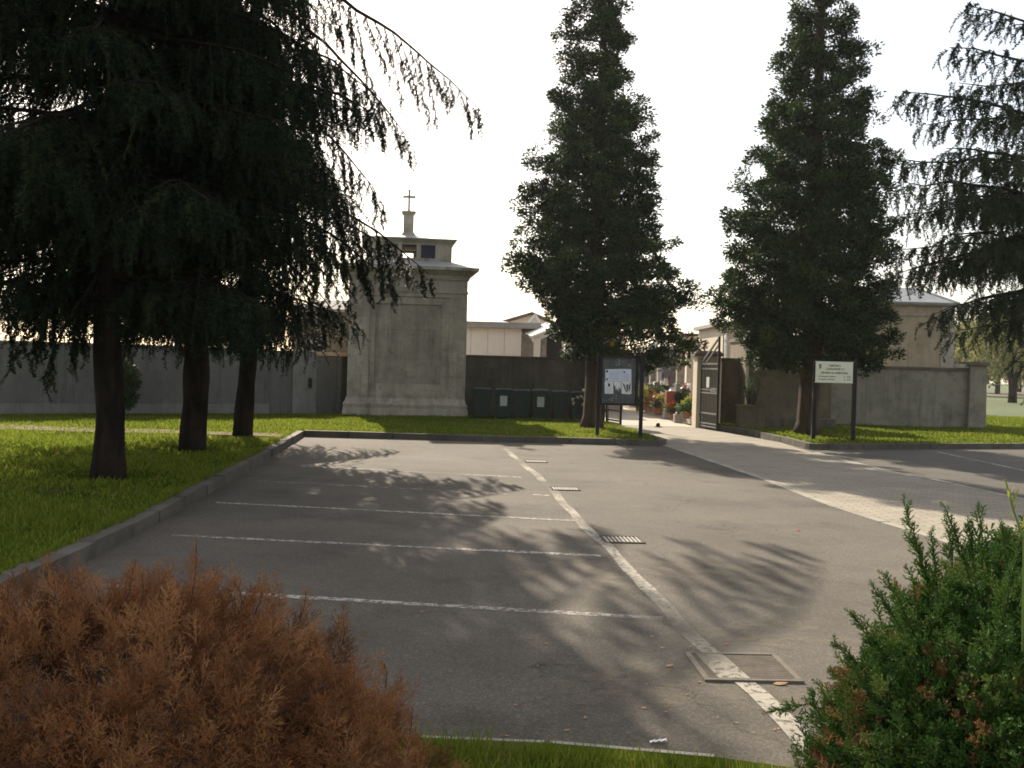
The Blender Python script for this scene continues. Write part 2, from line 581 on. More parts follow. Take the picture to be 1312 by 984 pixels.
BARKR = surf('reddish_bark', (0.045, 0.028, 0.018), (0.10, 0.062, 0.042), 6, fine=26, bstr=0.9, stretch=(1, 1, 0.12), bdist=0.03)
CEDAR = leafy('cedar_needles', [(0.0, (0.009, 0.016, 0.008)), (0.6, (0.016, 0.027, 0.011)), (1.0, (0.038, 0.046, 0.018))], 0.14)
CEDARG = leafy('grey_green_cedar_needles', [(0.0, (0.022, 0.036, 0.022)), (0.6, (0.04, 0.058, 0.033)), (1.0, (0.068, 0.084, 0.048))], 0.2)
CYPR = leafy('conifer_scales', [(0.0, (0.015, 0.036, 0.010)), (0.6, (0.030, 0.064, 0.015)), (1.0, (0.075, 0.105, 0.024))], 0.2, patch=((0.10, 0.055, 0.03), 0.8, 0.7, 0.74))
JUNG = leafy('green_juniper_scales', [(0.0, (0.026, 0.070, 0.014)), (0.5, (0.055, 0.118, 0.022)), (1.0, (0.13, 0.185, 0.04))], 0.25)
JUNB = leafy('dead_juniper_needles', [(0.0, (0.12, 0.052, 0.022)), (0.5, (0.30, 0.132, 0.052)), (1.0, (0.44, 0.235, 0.105))], 0.28)
JUNP = leafy('browned_juniper_tips', [(0.0, (0.13, 0.075, 0.03)), (0.6, (0.24, 0.12, 0.05)), (1.0, (0.34, 0.19, 0.085))], 0.2)
TWIG = surf('dry_twigs', (0.035, 0.025, 0.02), (0.085, 0.06, 0.045), 12, fine=60, bstr=0.6)
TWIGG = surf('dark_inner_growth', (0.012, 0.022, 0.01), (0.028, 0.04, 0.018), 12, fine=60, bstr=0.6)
BROAD = leafy('far_leaves', [(0.0, (0.11, 0.14, 0.055)), (0.6, (0.19, 0.20, 0.075)), (1.0, (0.30, 0.26, 0.09))], 0.45)
BROADG = leafy('far_green_leaves', [(0.0, (0.07, 0.11, 0.05)), (0.6, (0.12, 0.16, 0.07)), (1.0, (0.18, 0.20, 0.08))], 0.45)
SHRUB = leafy('garden_leaves', [(0.0, (0.03, 0.07, 0.02)), (0.6, (0.06, 0.12, 0.03)), (1.0, (0.12, 0.18, 0.05))], 0.35)
YSHRUB = leafy('yellow_green_leaves', [(0.0, (0.18, 0.22, 0.02)), (1.0, (0.42, 0.40, 0.04))], 0.4)
OSHRUB = leafy('orange_leaves', [(0.0, (0.22, 0.14, 0.03)), (1.0, (0.42, 0.22, 0.05))], 0.4)
TERRA = surf('terracotta', (0.26, 0.12, 0.07), (0.34, 0.17, 0.1), 5, fine=50)
FLOW = {}
for _n, _c in (('red', (0.55, 0.04, 0.025)), ('yellow', (0.6, 0.45, 0.13)), ('white', (0.7, 0.66, 0.58)), ('pink', (0.45, 0.22, 0.25)), ('violet', (0.22, 0.09, 0.16)), ('orange', (0.75, 0.25, 0.04))):
    FLOW[_n] = leafy(_n + '_petals', [(0.0, tuple(x * 0.8 for x in _c)), (1.0, _c)], 0.3)
# ------------------------------------------------------------------ ground, lot, lane, lawns
LZ = 0.12                                                     # lawn level
rng0 = random.Random(5)

structure('ground', sheet([(-320, -40), (320, -40), (320, 480), (-320, 480)], -0.03), FIELD)
structure('field', sheet([(14, 46), (260, 46), (260, 112), (14, 112)], -0.006), FIELD)
structure('field_soil', sheet([(-20, 112), (300, 112), (300, 145), (-20, 145)], 0.0), SOIL)

kerb_l = [G(61, 744), G(171, 689), G(265, 634), G(338, 591), G(389, 559.5)]
kerb_l = [Vector((-3.5, 4.9, 0))] + kerb_l
kf0 = kerb_l[-1]
kf1 = Vector((3.45, 23.75, 0))
lane_c = [kf1, Vector((3.72, 24.4, 0)), Vector((3.45, 28.0, 0)), Vector((3.05, 31.6, 0))]
kr = [Vector((6.05, 31.9, 0)), G(960, 557), G(1000, 566.5), G(1036, 576), Vector((7.5, 24.1, 0)), G(1312, 575), Vector((26, 29.5, 0)), Vector((60, 34, 0))]

structure('parking_lot', sheet([(-4.9, 4.4), (5.2, 4.4), (4.9, 9), (4.3, 17), (3.75, 24.9), (3.3, 26), (-6, 26), (-5.4, 15)], 0.0), ASPH)
structure('side_lot', sheet([(7.2, 4.0), (40, 4.0), (40, 32), (13, 28), (6.6, 25.4), (6.9, 22)], 0.0), ASPH2)
lane_l = [G(850, 569), G(980, 612.5), G(1080, 650.5), G(1210, 690.5), Vector((5.0, 8.6, 0)), Vector((5.5, 4.2, 0))]
lane_r = [G(1000, 567), G(1040, 580), G(1110, 598), G(1180, 613), G(1312, 641), Vector((8.15, 10, 0)), Vector((8.8, 4.2, 0))]
lane = [(5.85, 32.1), (2.95, 32.1), (3.4, 28)] + [tuple(p[:2]) for p in lane_l] + [tuple(p[:2]) for p in lane_r[::-1]] + [(6.4, 29)]
structure('lane', sheet(lane, 0.005), PAVER)


def strip(mb, pts, w, z0, z1, seg, jit, gap=0.02, side=0, zj=0.0):
    """a run of stones w wide along a polyline, laid stone by stone"""
    L = []
    for a, b in zip(pts[:-1], pts[1:]):
        n = max(1, int(round((b - a).length / seg)))
        for i in range(n):
            L.append((a.lerp(b, i / n), a.lerp(b, (i + 1) / n)))
    for a, b in L:
        d = (b - a).normalized()
        n = Vector((-d.y, d.x, 0))
        o = n * (side * w / 2 + rng0.uniform(-jit, jit))
        za = z1 + rng0.uniform(-zj, zj)
        mb.obox(a + d * gap / 2 + o - n * w / 2, b - d * gap / 2 + o - n * w / 2, z0, za, w, 1)
    return mb


def smooth_line(pts, step):
    """Catmull-Rom through the points"""
    out = []
    q = [pts[0] * 2 - pts[1]] + list(pts) + [pts[-1] * 2 - pts[-2]]
    for i in range(1, len(q) - 2):
        n = max(1, int((q[i + 1] - q[i]).length / step))
        for k in range(n):
            t = k / n
            a, b, c, d = q[i - 1], q[i], q[i + 1], q[i + 2]
            out.append(0.5 * ((2 * b) + (c - a) * t + (2 * a - 5 * b + 4 * c - d) * t * t + (3 * b - a - 3 * c + d) * t ** 3))
    out.append(pts[-1])
    return out


kl_s = smooth_line(kerb_l, 1.0)
structure('kerb', strip(MB(), kl_s, 0.17, -0.05, 0.135, 1.0, 0.012, side=1, zj=0.008), KERBM)
structure('kerb', strip(MB(), [kf0, kf1], 0.16, -0.05, 0.14, 1.0, 0.006, side=1, zj=0.006), KERBM)
structure('kerb', strip(MB(), lane_c, 0.13, -0.05, 0.128, 0.8, 0.004, side=1, zj=0.004), KERBM)
structure('kerb', strip(MB(), kr, 0.16, -0.05, 0.138, 1.0, 0.006, side=1, zj=0.006), KERBM)

e_l = strip(MB(), smooth_line(lane_l[:5], 0.9), 0.13, -0.03, 0.009, 0.95, 0.012, gap=0.03, side=-1, zj=0.002)
structure('lane_edging', e_l, STRIPM)
structure('lane_edging', strip(MB(), smooth_line(lane_r[1:6], 0.9), 0.13, -0.03, 0.010, 0.95, 0.02, gap=0.06, side=1, zj=0.003), STRIPM)


def slab(pts, z0, z1, mb=None):
    mb = mb or MB()
    n = len(pts)
    vs = [(p[0], p[1], z1) for p in pts] + [(p[0], p[1], z0) for p in pts]
    fs = [tuple(range(n))] + [(i, i + n, (i + 1) % n + n, (i + 1) % n) for i in range(n)]
    return mb.add(vs, fs)


def inset(pts, d):
    return [Vector((p.x, p.y, 0)) + d for p in pts]


lawn_l = [(p.x - 0.16, p.y) for p in kl_s[:-1]] + [(kf0.x - 0.1, kf0.y + 0.15), (3.45, 23.91), (3.6, 24.4), (3.33, 28.0), (2.93, 31.6), (2.9, 33.6), (-1.3, 34.2), (-7, 35), (-22, 33), (-30, 26), (-30, 4.9)]
structure('lawn', slab(lawn_l[::-1], -0.05, LZ), LAWN)
lawn_r = [(6.2, 31.9)] + [(p.x + 0.14, p.y + 0.12) for p in kr[1:]] + [(60, 46), (12, 46.5), (11, 38), (6.2, 34.5)]
structure('lawn', slab(lawn_r[::-1], -0.05, LZ), LAWN)
# worn gravel track on the grass along the wall
gp = []
for i in range(15):
    x = -20 + i * 1.08
    gp.append((x, 21.5 + 0.035 * i + 0.12 * math.sin(i * 1.7)))
gp2 = [(x, y + 2.3 + 0.2 * math.sin(x * 2.1) - 0.105 * i) for i, (x, y) in enumerate(gp)]
structure('gravel_track', sheet(gp + gp2[::-1], LZ + 0.006), GRAVEL)
# grass verge in the foreground, with its edging
vp = [(-4, 4.55), (-0.9, 4.66), (0.2, 4.62), (0.95, 4.5), (1.4, 4.36), (6, 4.2)]
structure('verge', slab([(x, y) for x, y in vp[::-1]] + [(-4, 1.2), (6, 1.2)], -0.05, 0.05), LAWN)
structure('verge_edging', strip(MB(), [Vector((x, y, 0)) for x, y in vp[:4]], 0.07, -0.03, 0.035, 0.8, 0.004, side=1), STRIPM)

# cemetery ground
structure('cemetery_ground', sheet([(-40, 34.3), (15.5, 34.3), (15.5, 80), (-40, 80)], 0.0), GRAVEL)
structure('cemetery_path', sheet([(2.95, 32.1), (5.85, 32.1), (5.75, 34), (5.25, 42), (4.9, 80), (1.5, 80), (2.6, 40)], 0.012), PATHM)
structure('gate_threshold', sheet([(3.0, 31.35), (5.9, 31.35), (5.9, 31.75), (3.0, 31.75)], 0.009), STRIPM)

# ------------------------------------------------------------------ painted markings
def paint_line(a, b, w, wob=0.006, seg=0.35):
    mb = MB()
    a, b = Vector(a), Vector(b)
    d = (b - a).normalized()
    n = Vector((-d.y, d.x, 0))
    k = max(2, int((b - a).length / seg))
    vs = []
    for i in range(k + 1):
        p = a.lerp(b, i / k) + n * rng0.uniform(-wob, wob)
        hw = w / 2 * rng0.uniform(0.9, 1.06)
        vs += [p - n * hw, p + n * hw]
    mb.add([(v.x, v.y, 0.004) for v in vs], [(2 * i, 2 * i + 2, 2 * i + 3, 2 * i + 1) for i in range(k)])
    return mb


for (a, b, w, m) in (((105, 749), (849, 793), 0.10, PAINT), ((220, 686), (770, 712.5), 0.10, PAINT), ((277, 644), (737, 667.5), 0.10, PAINT),
                     ((322, 616), (650, 633), 0.09, PAINTF), ((683, 634), (704, 635.2), 0.10, PAINT), ((395, 597.5), (668, 611.7), 0.10, PAINT),
                     ((376, 581.5), (640, 591), 0.09, PAINTF), ((393, 569.5), (520, 574.5), 0.09, PAINTF)):
    structure('bay_line', paint_line(G(*a), G(*b), w), m)
tl = [G(650, 577), G(662, 588), G(700, 620), G(735, 660), G(797, 720), G(875, 803), G(912, 838), G(970, 890), G(1010, 930), G(1050, 974)]
tl[0] = tl[1] + (tl[1] - tl[2]) * 0.55
ts = smooth_line(tl, 0.3)
vs = []
for i, p in enumerate(ts):
    d = (ts[min(i + 1, len(ts) - 1)] - ts[max(i - 1, 0)]).normalized()
    n = Vector((-d.y, d.x, 0))
    o = n * (0.012 * math.sin(i * 0.9) + rng0.uniform(-0.008, 0.008))
    hw = 0.060 * rng0.uniform(0.86, 1.1)
    vs += [p + o - n * hw, p + o + n * hw]
structure('lane_line', MB().add([(v.x, v.y, 0.006) for v in vs], [(2 * i, 2 * i + 2, 2 * i + 3, 2 * i + 1) for i in range(len(ts) - 1)]), LINEM)
structure('bay_line', paint_line(G(1185, 575.5), G(1330, 607), 0.10), PAINT)
structure('bay_line', paint_line(G(1283, 590.5), G(1420, 586), 0.09), PAINTF)

# ------------------------------------------------------------------ drains and manhole
def drain(c, ang, label, w=0.42, d=0.40):
    t = thing('drain_grate', (c.x, c.y, 0), label, 'drain grate', 'drain grates beside the gutter line')
    fr = MB()
    R = Matrix.Translation((c.x, c.y, 0)) @ Matrix.Rotation(ang, 4, 'Z')
    for x0, x1, y0, y1 in ((-w / 2, w / 2, -d / 2, -d / 2 + .03), (-w / 2, w / 2, d / 2 - .03, d / 2), (-w / 2, -w / 2 + .03, -d / 2 + .03, d / 2 - .03), (w / 2 - .03, w / 2, -d / 2 + .03, d / 2 - .03)):
        fr.box(x0, x1, y0, y1, -0.03, 0.013)
    build('frame', fr.xf(R), IRON, t)
    br = MB()
    n = 9
    for i in range(n):
        x = -w / 2 + 0.045 + (w - 0.09) * i / (n - 1)
        br.box(x - 0.011, x + 0.011, -d / 2 + .03, d / 2 - .03, -0.02, 0.010)
    build('bars', br.xf(R), GRATEM, t)
    pit = MB().box(-w / 2 + .031, w / 2 - .031, -d / 2 + .031, d / 2 - .031, -0.03, 0.0022)
    build('pit', pit.xf(R), PIT, t)


drain(G(797, 692), rad(3), 'nearest square drain grate with striped bars right of the gutter line')
drain(G(724, 626.6), rad(3), 'middle square drain grate right of the gutter line in the asphalt')
drain(G(687, 591.5), rad(2), 'farthest drain grate near the front kerb in the asphalt')

mc = (G(879.5, 843) + G(988, 840) + G(1026, 870) + G(909, 874)) / 4
t = thing('manhole_cover', (mc.x, mc.y, 0), 'square cast iron manhole cover crossed by the worn gutter line', 'manhole cover')
R = Matrix.Translation((mc.x, mc.y, 0)) @ Matrix.Rotation(rad(2), 4, 'Z')
fr = MB()
a = 0.285
for x0, x1, y0, y1 in ((-a, a, -a, -a + .035), (-a, a, a - .035, a), (-a, -a + .035, -a + .035, a - .035), (a - .035, a, -a + .035, a - .035)):
    fr.box(x0, x1, y0, y1, -0.02, 0.016)
build('frame', fr.xf(R), IRONF, t, bevel=0.004)
pl = MB().box(-a + .038, a - .038, -a + .038, a - .038, -0.02, 0.010)
s = 0.047
k = int((2 * a - 0.1) / s)
for i in range(k):
    for j in range(k):
        x, y = -a + 0.055 + i * s, -a + 0.055 + j * s
        pl.box(x, x + s * 0.86, y, y + s * 0.86, 0.010, 0.0108)
build('plate', pl.xf(R), IRON, t)
ps = MB().add([(-a + 0.09, -a + 0.04, 0.0150), (-a + 0.27, -a + 0.04, 0.0150), (-a + 0.23, a - 0.04, 0.0150), (-a + 0.06, a - 0.04, 0.0150)], [(0, 1, 2, 3)])
build('paint_stripe', ps.xf(R), LINEM, t)

# ------------------------------------------------------------------ patches on the asphalt
def ground_patch(name, c, rx, ry, m, seed, z=0.003):
    r_ = random.Random(seed)
    pts = []
    for i in range(28):
        a = 2 * math.pi * i / 28
        k = 1 + 0.22 * math.sin(3 * a + seed) + r_.uniform(-.12, .12)
        pts.append((c.x + rx * k * math.cos(a), c.y + ry * k * math.sin(a)))
    structure(name, sheet(pts, z), m)


def patch_mat(name, c, scale, lo, hi):
    m, nt, b, out = new_mat(name)
    f = ramp(nt, noise(nt, scale, 7, 0.72), [(lo, 0.0), (hi, 0.85)])
    b.inputs['Base Color'].default_value = c4(c)
    b.inputs['Roughness'].default_value = 0.9
    tr = nt.nodes.new('ShaderNodeBsdfTransparent')
    ms = nt.nodes.new('ShaderNodeMixShader')
    nt.links.new(f, ms.inputs[0]); nt.links.new(tr.outputs[0], ms.inputs[1]); nt.links.new(b.outputs[0], ms.inputs[2])
    nt.links.new(ms.outputs[0], out.inputs[0])
    return m


BLOTCH = patch_mat('dark_blotch', (0.034, 0.030, 0.025), 3.0, 0.42, 0.8)
SAND = patch_mat('sand_and_grit', (0.19, 0.16, 0.112), 5.0, 0.45, 0.8)
ground_patch('dark_patch', G(752, 862), 0.34, 0.17, BLOTCH, 1)  # irregular dark patch, partly see-through, left of the manhole
ground_patch('sand_patch', G(880, 880), 0.75, 0.42, SAND, 3, 0.0034)
ground_patch('sand_patch', G(985, 815), 0.6, 0.35, SAND, 4, 0.0034)
ground_patch('sand_patch', G(440, 575), 1.9, 1.2, SAND, 5, 0.0034)
ground_patch('sand_patch', G(690, 575), 0.9, 0.5, SAND, 6, 0.0034)
ground_patch('sand_patch', G(860, 735), 1.0, 0.8, SAND, 8, 0.0034)

# ------------------------------------------------------------------ litter
sc = MB()
p0 = G(842, 953)
for i in range(6):
    x = p0.x - 0.035 + 0.014 * i
    sc.add([(x, p0.y - 0.012 + 0.005 * i, 0.008 + 0.006 * (i % 2)), (x + 0.014, p0.y - 0.007 + 0.005 * i, 0.008 + 0.006 * ((i + 1) % 2)), (x + 0.014, p0.y + 0.012 + 0.005 * i, 0.012 + 0.004 * (i % 2)), (x, p0.y + 0.006 + 0.005 * i, 0.012)], [(0, 1, 2, 3)])
solo('paper_scrap', sc, PAPERW, 'small white paper scrap lying on the asphalt near the verge', 'litter')


def leaf(p, s, m, a):
    mb = MB()
    c, sn = math.cos(a), math.sin(a)
    pts = [(-1, 0, 0.15), (-0.4, 0.42, 0.3), (0.4, 0.36, 0.25), (1, 0, 0.5), (0.4, -0.36, 0.2), (-0.4, -0.42, 0.1)]
    mb.add([(p.x + (x * c - y * sn) * s, p.y + (x * sn + y * c) * s, 0.004 + z * s * 0.5) for x, y, z in pts], [(0, 5, 4, 3), (3, 2, 1, 0)])
    return mb


DLEAF = plain('dry_leaf', (0.35, 0.2, 0.09), 0.8)
RLEAF = plain('red_leaf', (0.35, 0.08, 0.05), 0.8)
solo('fallen_leaf', leaf(G(930, 826), 0.02, RLEAF, 0.3), RLEAF, 'small red leaf lying just beyond the manhole cover', 'leaf')
solo('fallen_leaf', leaf(G(1000, 877.5), 0.045, DLEAF, 0.1), DLEAF, 'dry brown leaf lying at the near edge of the manhole cover', 'leaf')
solo('fallen_leaf', leaf(G(858, 854), 0.03, DLEAF, 0.7), DLEAF, 'dry brown leaf lying left of the manhole cover', 'leaf')
solo('fallen_leaf', leaf(G(1022, 680), 0.05, RLEAF, 1.0), RLEAF, 'reddish leaf on the asphalt left of the paved lane', 'leaf')
lf = MB()
for i in range(80):
    u, v = rng0.uniform(330, 1130), rng0.uniform(585, 950)
    if i % 3 == 0:
        u, v = rng0.uniform(640, 900), rng0.uniform(585, 930)
    q = leaf(G(u, v), rng0.uniform(0.006, 0.018), None, rng0.uniform(0, 6))
    lf.add(q.v, q.f)
tag(build('leaf_litter', lf, DLEAF), 'tiny dry leaves and crumbs scattered over the asphalt', 'leaf litter', kind='stuff')
# ------------------------------------------------------------------ left boundary wall
WT = 2.06
wl = [G(-420, 534, LZ), G(0, 531.5, LZ), G(240, 530.8, LZ), G(344, 530, LZ)]
wl[0] = wl[1] + (wl[1] - wl[2]).normalized() * 12
t = thing('boundary_wall', (wl[1].x, wl[1].y, LZ), 'long grey concrete wall behind the three cedars', 'wall')
mb = MB()
pts = [wl[0], wl[1], wl[2], wl[3]]
for i, (a, b) in enumerate(zip(pts[:-1], pts[1:])):
    n = max(1, round((b - a).length / 2.2))
    for k in range(n):
        p, q = a.lerp(b, k / n), a.lerp(b, (k + 1) / n)
        d = (q - p).normalized() * 0.004
        mb.obox(p + d, q - d, -0.1, WT - 0.03, 0.22)
build('panels', mb, CONC, t)
mb = MB()
for a, b in zip(pts[:-1], pts[1:]):
    d = (b - a).normalized(); n = Vector((-d.y, d.x, 0))
    mb.obox(a - n * 0.03, b - n * 0.03, WT - 0.028, WT + 0.03, 0.28)
build('coping', mb, CONC2, t)
mb = MB()
for a, b in zip(pts[:-1], pts[1:]):
    d = (b - a).normalized(); n = Vector((-d.y, d.x, 0))
    mb.obox(a - n * 0.035, b - n * 0.035, -0.05, 0.42, 0.033)
build('footing', mb, CONC2, t)

a, b, c = G(344, 530, LZ), G(374, 530, LZ), G(404, 530, LZ)
t = thing('wall_section', (a.x, a.y, LZ), 'recessed concrete infill panel with horizontal cracks beside the pier', 'wall')
mb = MB()
d = (b - a).normalized(); n = Vector((-d.y, d.x, 0))
for z0, z1 in ((-0.1, 0.55), (0.556, 1.0), (1.006, 1.46), (1.466, WT)):
    mb.obox(a + n * 0.06, b + n * 0.06, z0, z1, 0.12)
mb.obox(a + n * 0.181, b + n * 0.181, -0.1, WT, 0.06)
build('panel', mb, CONC, t)
t = thing('wall_pier', (b.x, b.y, LZ), 'pale flat concrete pier with a small dark box', 'wall pier')
mb = MB().obox(b - n * 0.03, c - n * 0.03, -0.1, WT + 0.02, 0.3)
build('shaft', mb, CONC2, t, bevel=0.01)
q = P(396, 491, b.y - 0.03)
pm = b.lerp(c, 0.72) - n * 0.03
mb = MB().obox(pm - d * 0.055 - n * 0.05, pm + d * 0.055 - n * 0.05, q.z - 0.15, q.z + 0.15, 0.05)
solo('meter_box', mb, STEEL, 'small dark box fixed to the pale wall pier', 'meter box', bevel=0.006)

a2, b2 = G(404, 529.5, LZ), G(437, 529.2, LZ)
t = thing('wall_section', (a2.x, a2.y, LZ), 'short grey wall section under a pinkish coping left of the chapel', 'wall')
d = (b2 - a2).normalized(); n = Vector((-d.y, d.x, 0))
build('panel', MB().obox(a2 + n * 0.05, b2 - d * 0.14 + n * 0.05, -0.1, WT - 0.12, 0.2), CONC, t)
build('edge_strip', MB().obox(b2 - d * 0.138 + n * 0.03, b2 + n * 0.03, -0.1, WT - 0.12, 0.24), CONC2, t)
c2 = b2 + d * 0.45
build('coping', MB().obox(a2, c2, WT - 0.118, WT - 0.0, 0.34), PINK, t)
build('shadow_gap_wall', MB().obox(b2 + d * 0.002 + n * 0.14, c2 + n * 0.14, -0.1, WT - 0.12, 0.1), DARKW, t)  # dark infill, its colour stands for the shadow in the gap by the chapel

# ------------------------------------------------------------------ the chapel with the cross
CB = Vector((G(521, 530, LZ).x, 32.0, 0))
CX = P(520, 530, 32.0).x
CA = rad(8)
D = 3.7
t = thing('chapel', (CX, 32.0, LZ), 'weathered stone cemetery chapel with a blind panel and a roof cross', 'chapel')
RC = Matrix.Translation((CX, 32.0, 0)) @ Matrix.Rotation(CA, 4, 'Z')
zf = lambda v, y=32.0: P(522, v, y).z
hw = 1.84


def cpart(name, mb, m, parent=None, **k):
    return build(name, mb.xf(RC), m, parent or t, **k)


zp = 0.66
mb = MB().box(-1.97, 1.93, -0.12, D + 0.12, -0.1, 0.34).box(-1.94, 1.90, -0.09, D + 0.09, 0.341, 0.43).box(-1.96, 1.92, -0.11, D + 0.11, 0.431, 0.50).box(-1.92, 1.88, -0.07, D + 0.07, 0.501, zp, taper=(0.05, 0.05))
cpart('plinth', mb, CHAP)
zb = 4.42                      # top of the shaft
mb = MB()
# shaft with a recessed panel in its front
px0, px1, pz0, pz1 = -1.02, 1.05, 1.12, 3.62
fr0, fr1, fz0, fz1 = -1.2, 1.3, 0.86, 3.86
mb.box(-hw, hw, 0.12, D, zp, zb)
for x0, x1, z0, z1 in ((-hw, fr0, zp, zb), (fr1, hw, zp, zb), (fr0, fr1, zp, fz0), (fr0, fr1, fz1, zb)):
    mb.box(x0, x1, 0.0, 0.118, z0, z1)
for x0, x1, z0, z1 in ((fr0, px0, fz0, fz1), (px1, fr1, fz0, fz1), (px0, px1, fz0, pz0), (px0, px1, pz1, fz1)):
    mb.box(x0 + .001, x1 - .001, 0.035, 0.117, z0 + .001, z1 - .001)
for z in (1.95, 3.1):           # faint course joints read as shallow bands at the corners
    mb.box(-hw - 0.012, -hw + 0.3, -0.012, 0.3, z, z + 0.02)
cpart('shaft', mb, CHAP)
cpart('wall_panel', MB().box(px0 + .002, px1 - .002, 0.07, 0.119, pz0 + .002, pz1 - .002), CHAPD)
mb = MB().box(-hw - 0.03, hw + 0.03, -0.03, D + 0.03, 4.0, 4.06).box(-hw - 0.05, hw + 0.05, -0.05, D + 0.05, zb, 4.56)
mb.frustum(-hw - 0.07, hw + 0.07, -0.07, D + 0.07, 4.56, -hw - 0.25, hw + 0.25, -0.25, D + 0.25, 4.7)
mb.box(-hw - 0.32, hw + 0.32, -0.32, D + 0.32, 4.702, 4.80)
cpart('cornice', mb, CHAP)
lw, lc = 1.35, D / 2            # lantern half width, centre
zl0, zl1 = 5.02, 5.72
mb = MB().frustum(-hw - 0.18, hw + 0.18, -0.18, D + 0.18, 4.802, -lw - 0.02, lw + 0.02, lc - lw - 0.02, lc + lw + 0.02, zl0)
rf = cpart('roof', mb, LEAD)
# lantern: corner blocks and mullions round open windows
ww, mw = 0.46, 0.135
lb = MB()
th = 0.22
wins = [(-ww * 1.5 - mw, -ww * 0.5 - mw), (-ww / 2, ww / 2), (ww * 0.5 + mw, ww * 1.5 + mw)]
xs = [-lw] + [x for w_ in wins for x in w_] + [lw]
wz0, wz1 = zl0 + 0.10, zl0 + 0.52
for y0 in (lc - lw, lc + lw - th):
    for i in range(0, len(xs), 2):
        lb.box(xs[i], xs[i + 1], y0, y0 + th, wz0, wz1)
    lb.box(-lw, lw, y0, y0 + th, zl0, wz0 - .001)
    lb.box(-lw, lw, y0, y0 + th, wz1 + .001, zl1 - 0.121)
for x0 in (-lw, lw - th):
    lb.box(x0 + .001, x0 + th - .001, lc - lw + th + .001, lc + lw - th - .001, zl0, zl1 - 0.121)
lb.frustum(-lw - .01, lw + .01, lc - lw - .01, lc + lw + .01, zl1 - 0.12, -lw - 0.14, lw + 0.14, lc - lw - 0.14, lc + lw + 0.14, zl1 - 0.02).box(-lw - 0.15, lw + 0.15, lc - lw - 0.15, lc + lw + 0.15, zl1 - 0.0195, zl1 + 0.02)
lan = cpart('lantern', lb, CHAP)
for w_ in (wins[0], wins[2]):
    for y0 in (lc - lw + 0.1, lc + lw - th + 0.08):
        lv = MB().box(w_[0] + .002, w_[1] - .002, y0, y0 + 0.03, wz0 + .002, wz1 - .002)
        for i in range(6):
            z = wz0 + 0.03 + i * (wz1 - wz0 - 0.06) / 5
            lv.box(w_[0] + .004, w_[1] - .004, y0 - 0.022, y0 - 0.001, z - 0.014, z + 0.014)
        cpart('louvre', lv, LOUVRE)
mb = MB().frustum(-0.86, 0.86, lc - 0.86, lc + 0.86, zl1 + 0.022, -0.82, 0.82, lc - 0.82, lc + 0.82, zl1 + 0.07)
mb.frustum(-0.82, 0.82, lc - 0.82, lc + 0.82, zl1 + 0.0705, -0.25, 0.25, lc - 0.25, lc + 0.25, zl1 + 0.25)
cpart('lantern_roof', mb, LEAD)
z = zl1 + 0.252
mb = MB().frustum(-.24, .24, lc - .24, lc + .24, z, -.17, .17, lc - .17, lc + .17, z + 0.1).box(-.165, .165, lc - .165, lc + .165, z + 0.1, z + 0.68)
mb.frustum(-.165, .165, lc - .165, lc + .165, z + 0.68, -.23, .23, lc - .23, lc + .23, z + 0.74).box(-.23, .23, lc - .23, lc + .23, z + 0.74, z + 0.79)
cpart('pedestal', mb, CHAP)
z += 0.79
mb = MB().frustum(-.07, .07, lc - .05, lc + .05, z, -.035, .035, lc - .035, lc + .035, z + 0.07)
mb.box(-.034, .034, lc - .034, lc + .034, z + 0.07, z + 0.70).box(-.16, -.0345, lc - .033, lc + .033, z + 0.455, z + 0.525).box(.0345, .16, lc - .033, lc + .033, z + 0.455, z + 0.525)
for sx in (-1, 1):
    mb.box(sx * .18 - .022, sx * .18 + .022, lc - .036, lc + .036, z + 0.445, z + 0.535)
mb.box(-.045, .045, lc - .036, lc + .036, z + 0.701, z + 0.735)
cpart('cross', mb, CHAP)

# small ochre building seen between wall and chapel
p0, p1 = P(396, 470, 37), P(452, 470, 37)
zt = P(425, 400, 37).z
t = thing('mausoleum', (p0.x, 37, 0), 'ochre mausoleum half hidden by the cedar left of the chapel', 'mausoleum')
mb = MB().box(p0.x - 0.6, p1.x + 0.6, 37, 40, 0, zt)
build('wall', mb, BROWNW, t)
build('roof', MB().box(p0.x - 0.8, p1.x + 0.8, 36.8, 40.2, zt + .001, zt + 0.1).frustum(p0.x - 0.8, p1.x + 0.8, 36.8, 40.2, zt + 0.101, p0.x + 0.3, p1.x - 0.3, 38, 39, zt + 0.5), FASCIA, t)
build('doorway', MB().box(p0.x - .1, P(417, 470, 37).x, 36.975, 36.999, 0.0, P(425, 428, 37).z), PIT, t)

# ------------------------------------------------------------------ dark wall behind the bins
a, b = Vector((-1.9, 32.95, 0)), Vector((2.35, 33.2, 0))
t = thing('boundary_wall', (a.x, a.y, LZ), 'dark mould stained wall behind the row of green bins', 'wall')
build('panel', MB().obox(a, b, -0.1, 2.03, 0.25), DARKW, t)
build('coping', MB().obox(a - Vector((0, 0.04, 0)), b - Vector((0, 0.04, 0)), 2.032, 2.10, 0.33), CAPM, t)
a, b = Vector((2.353, 33.0, 0)), Vector((2.95, 33.0, 0))
t = thing('gate_pier', (2.65, 33, LZ), 'dark gate pier hidden behind the notice board', 'gate pier', 'piers of the cemetery gate')
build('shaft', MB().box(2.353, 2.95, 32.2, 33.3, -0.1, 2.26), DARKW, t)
build('cap', MB().box(2.30, 3.0, 32.15, 33.35, 2.262, 2.36), CAPM, t)

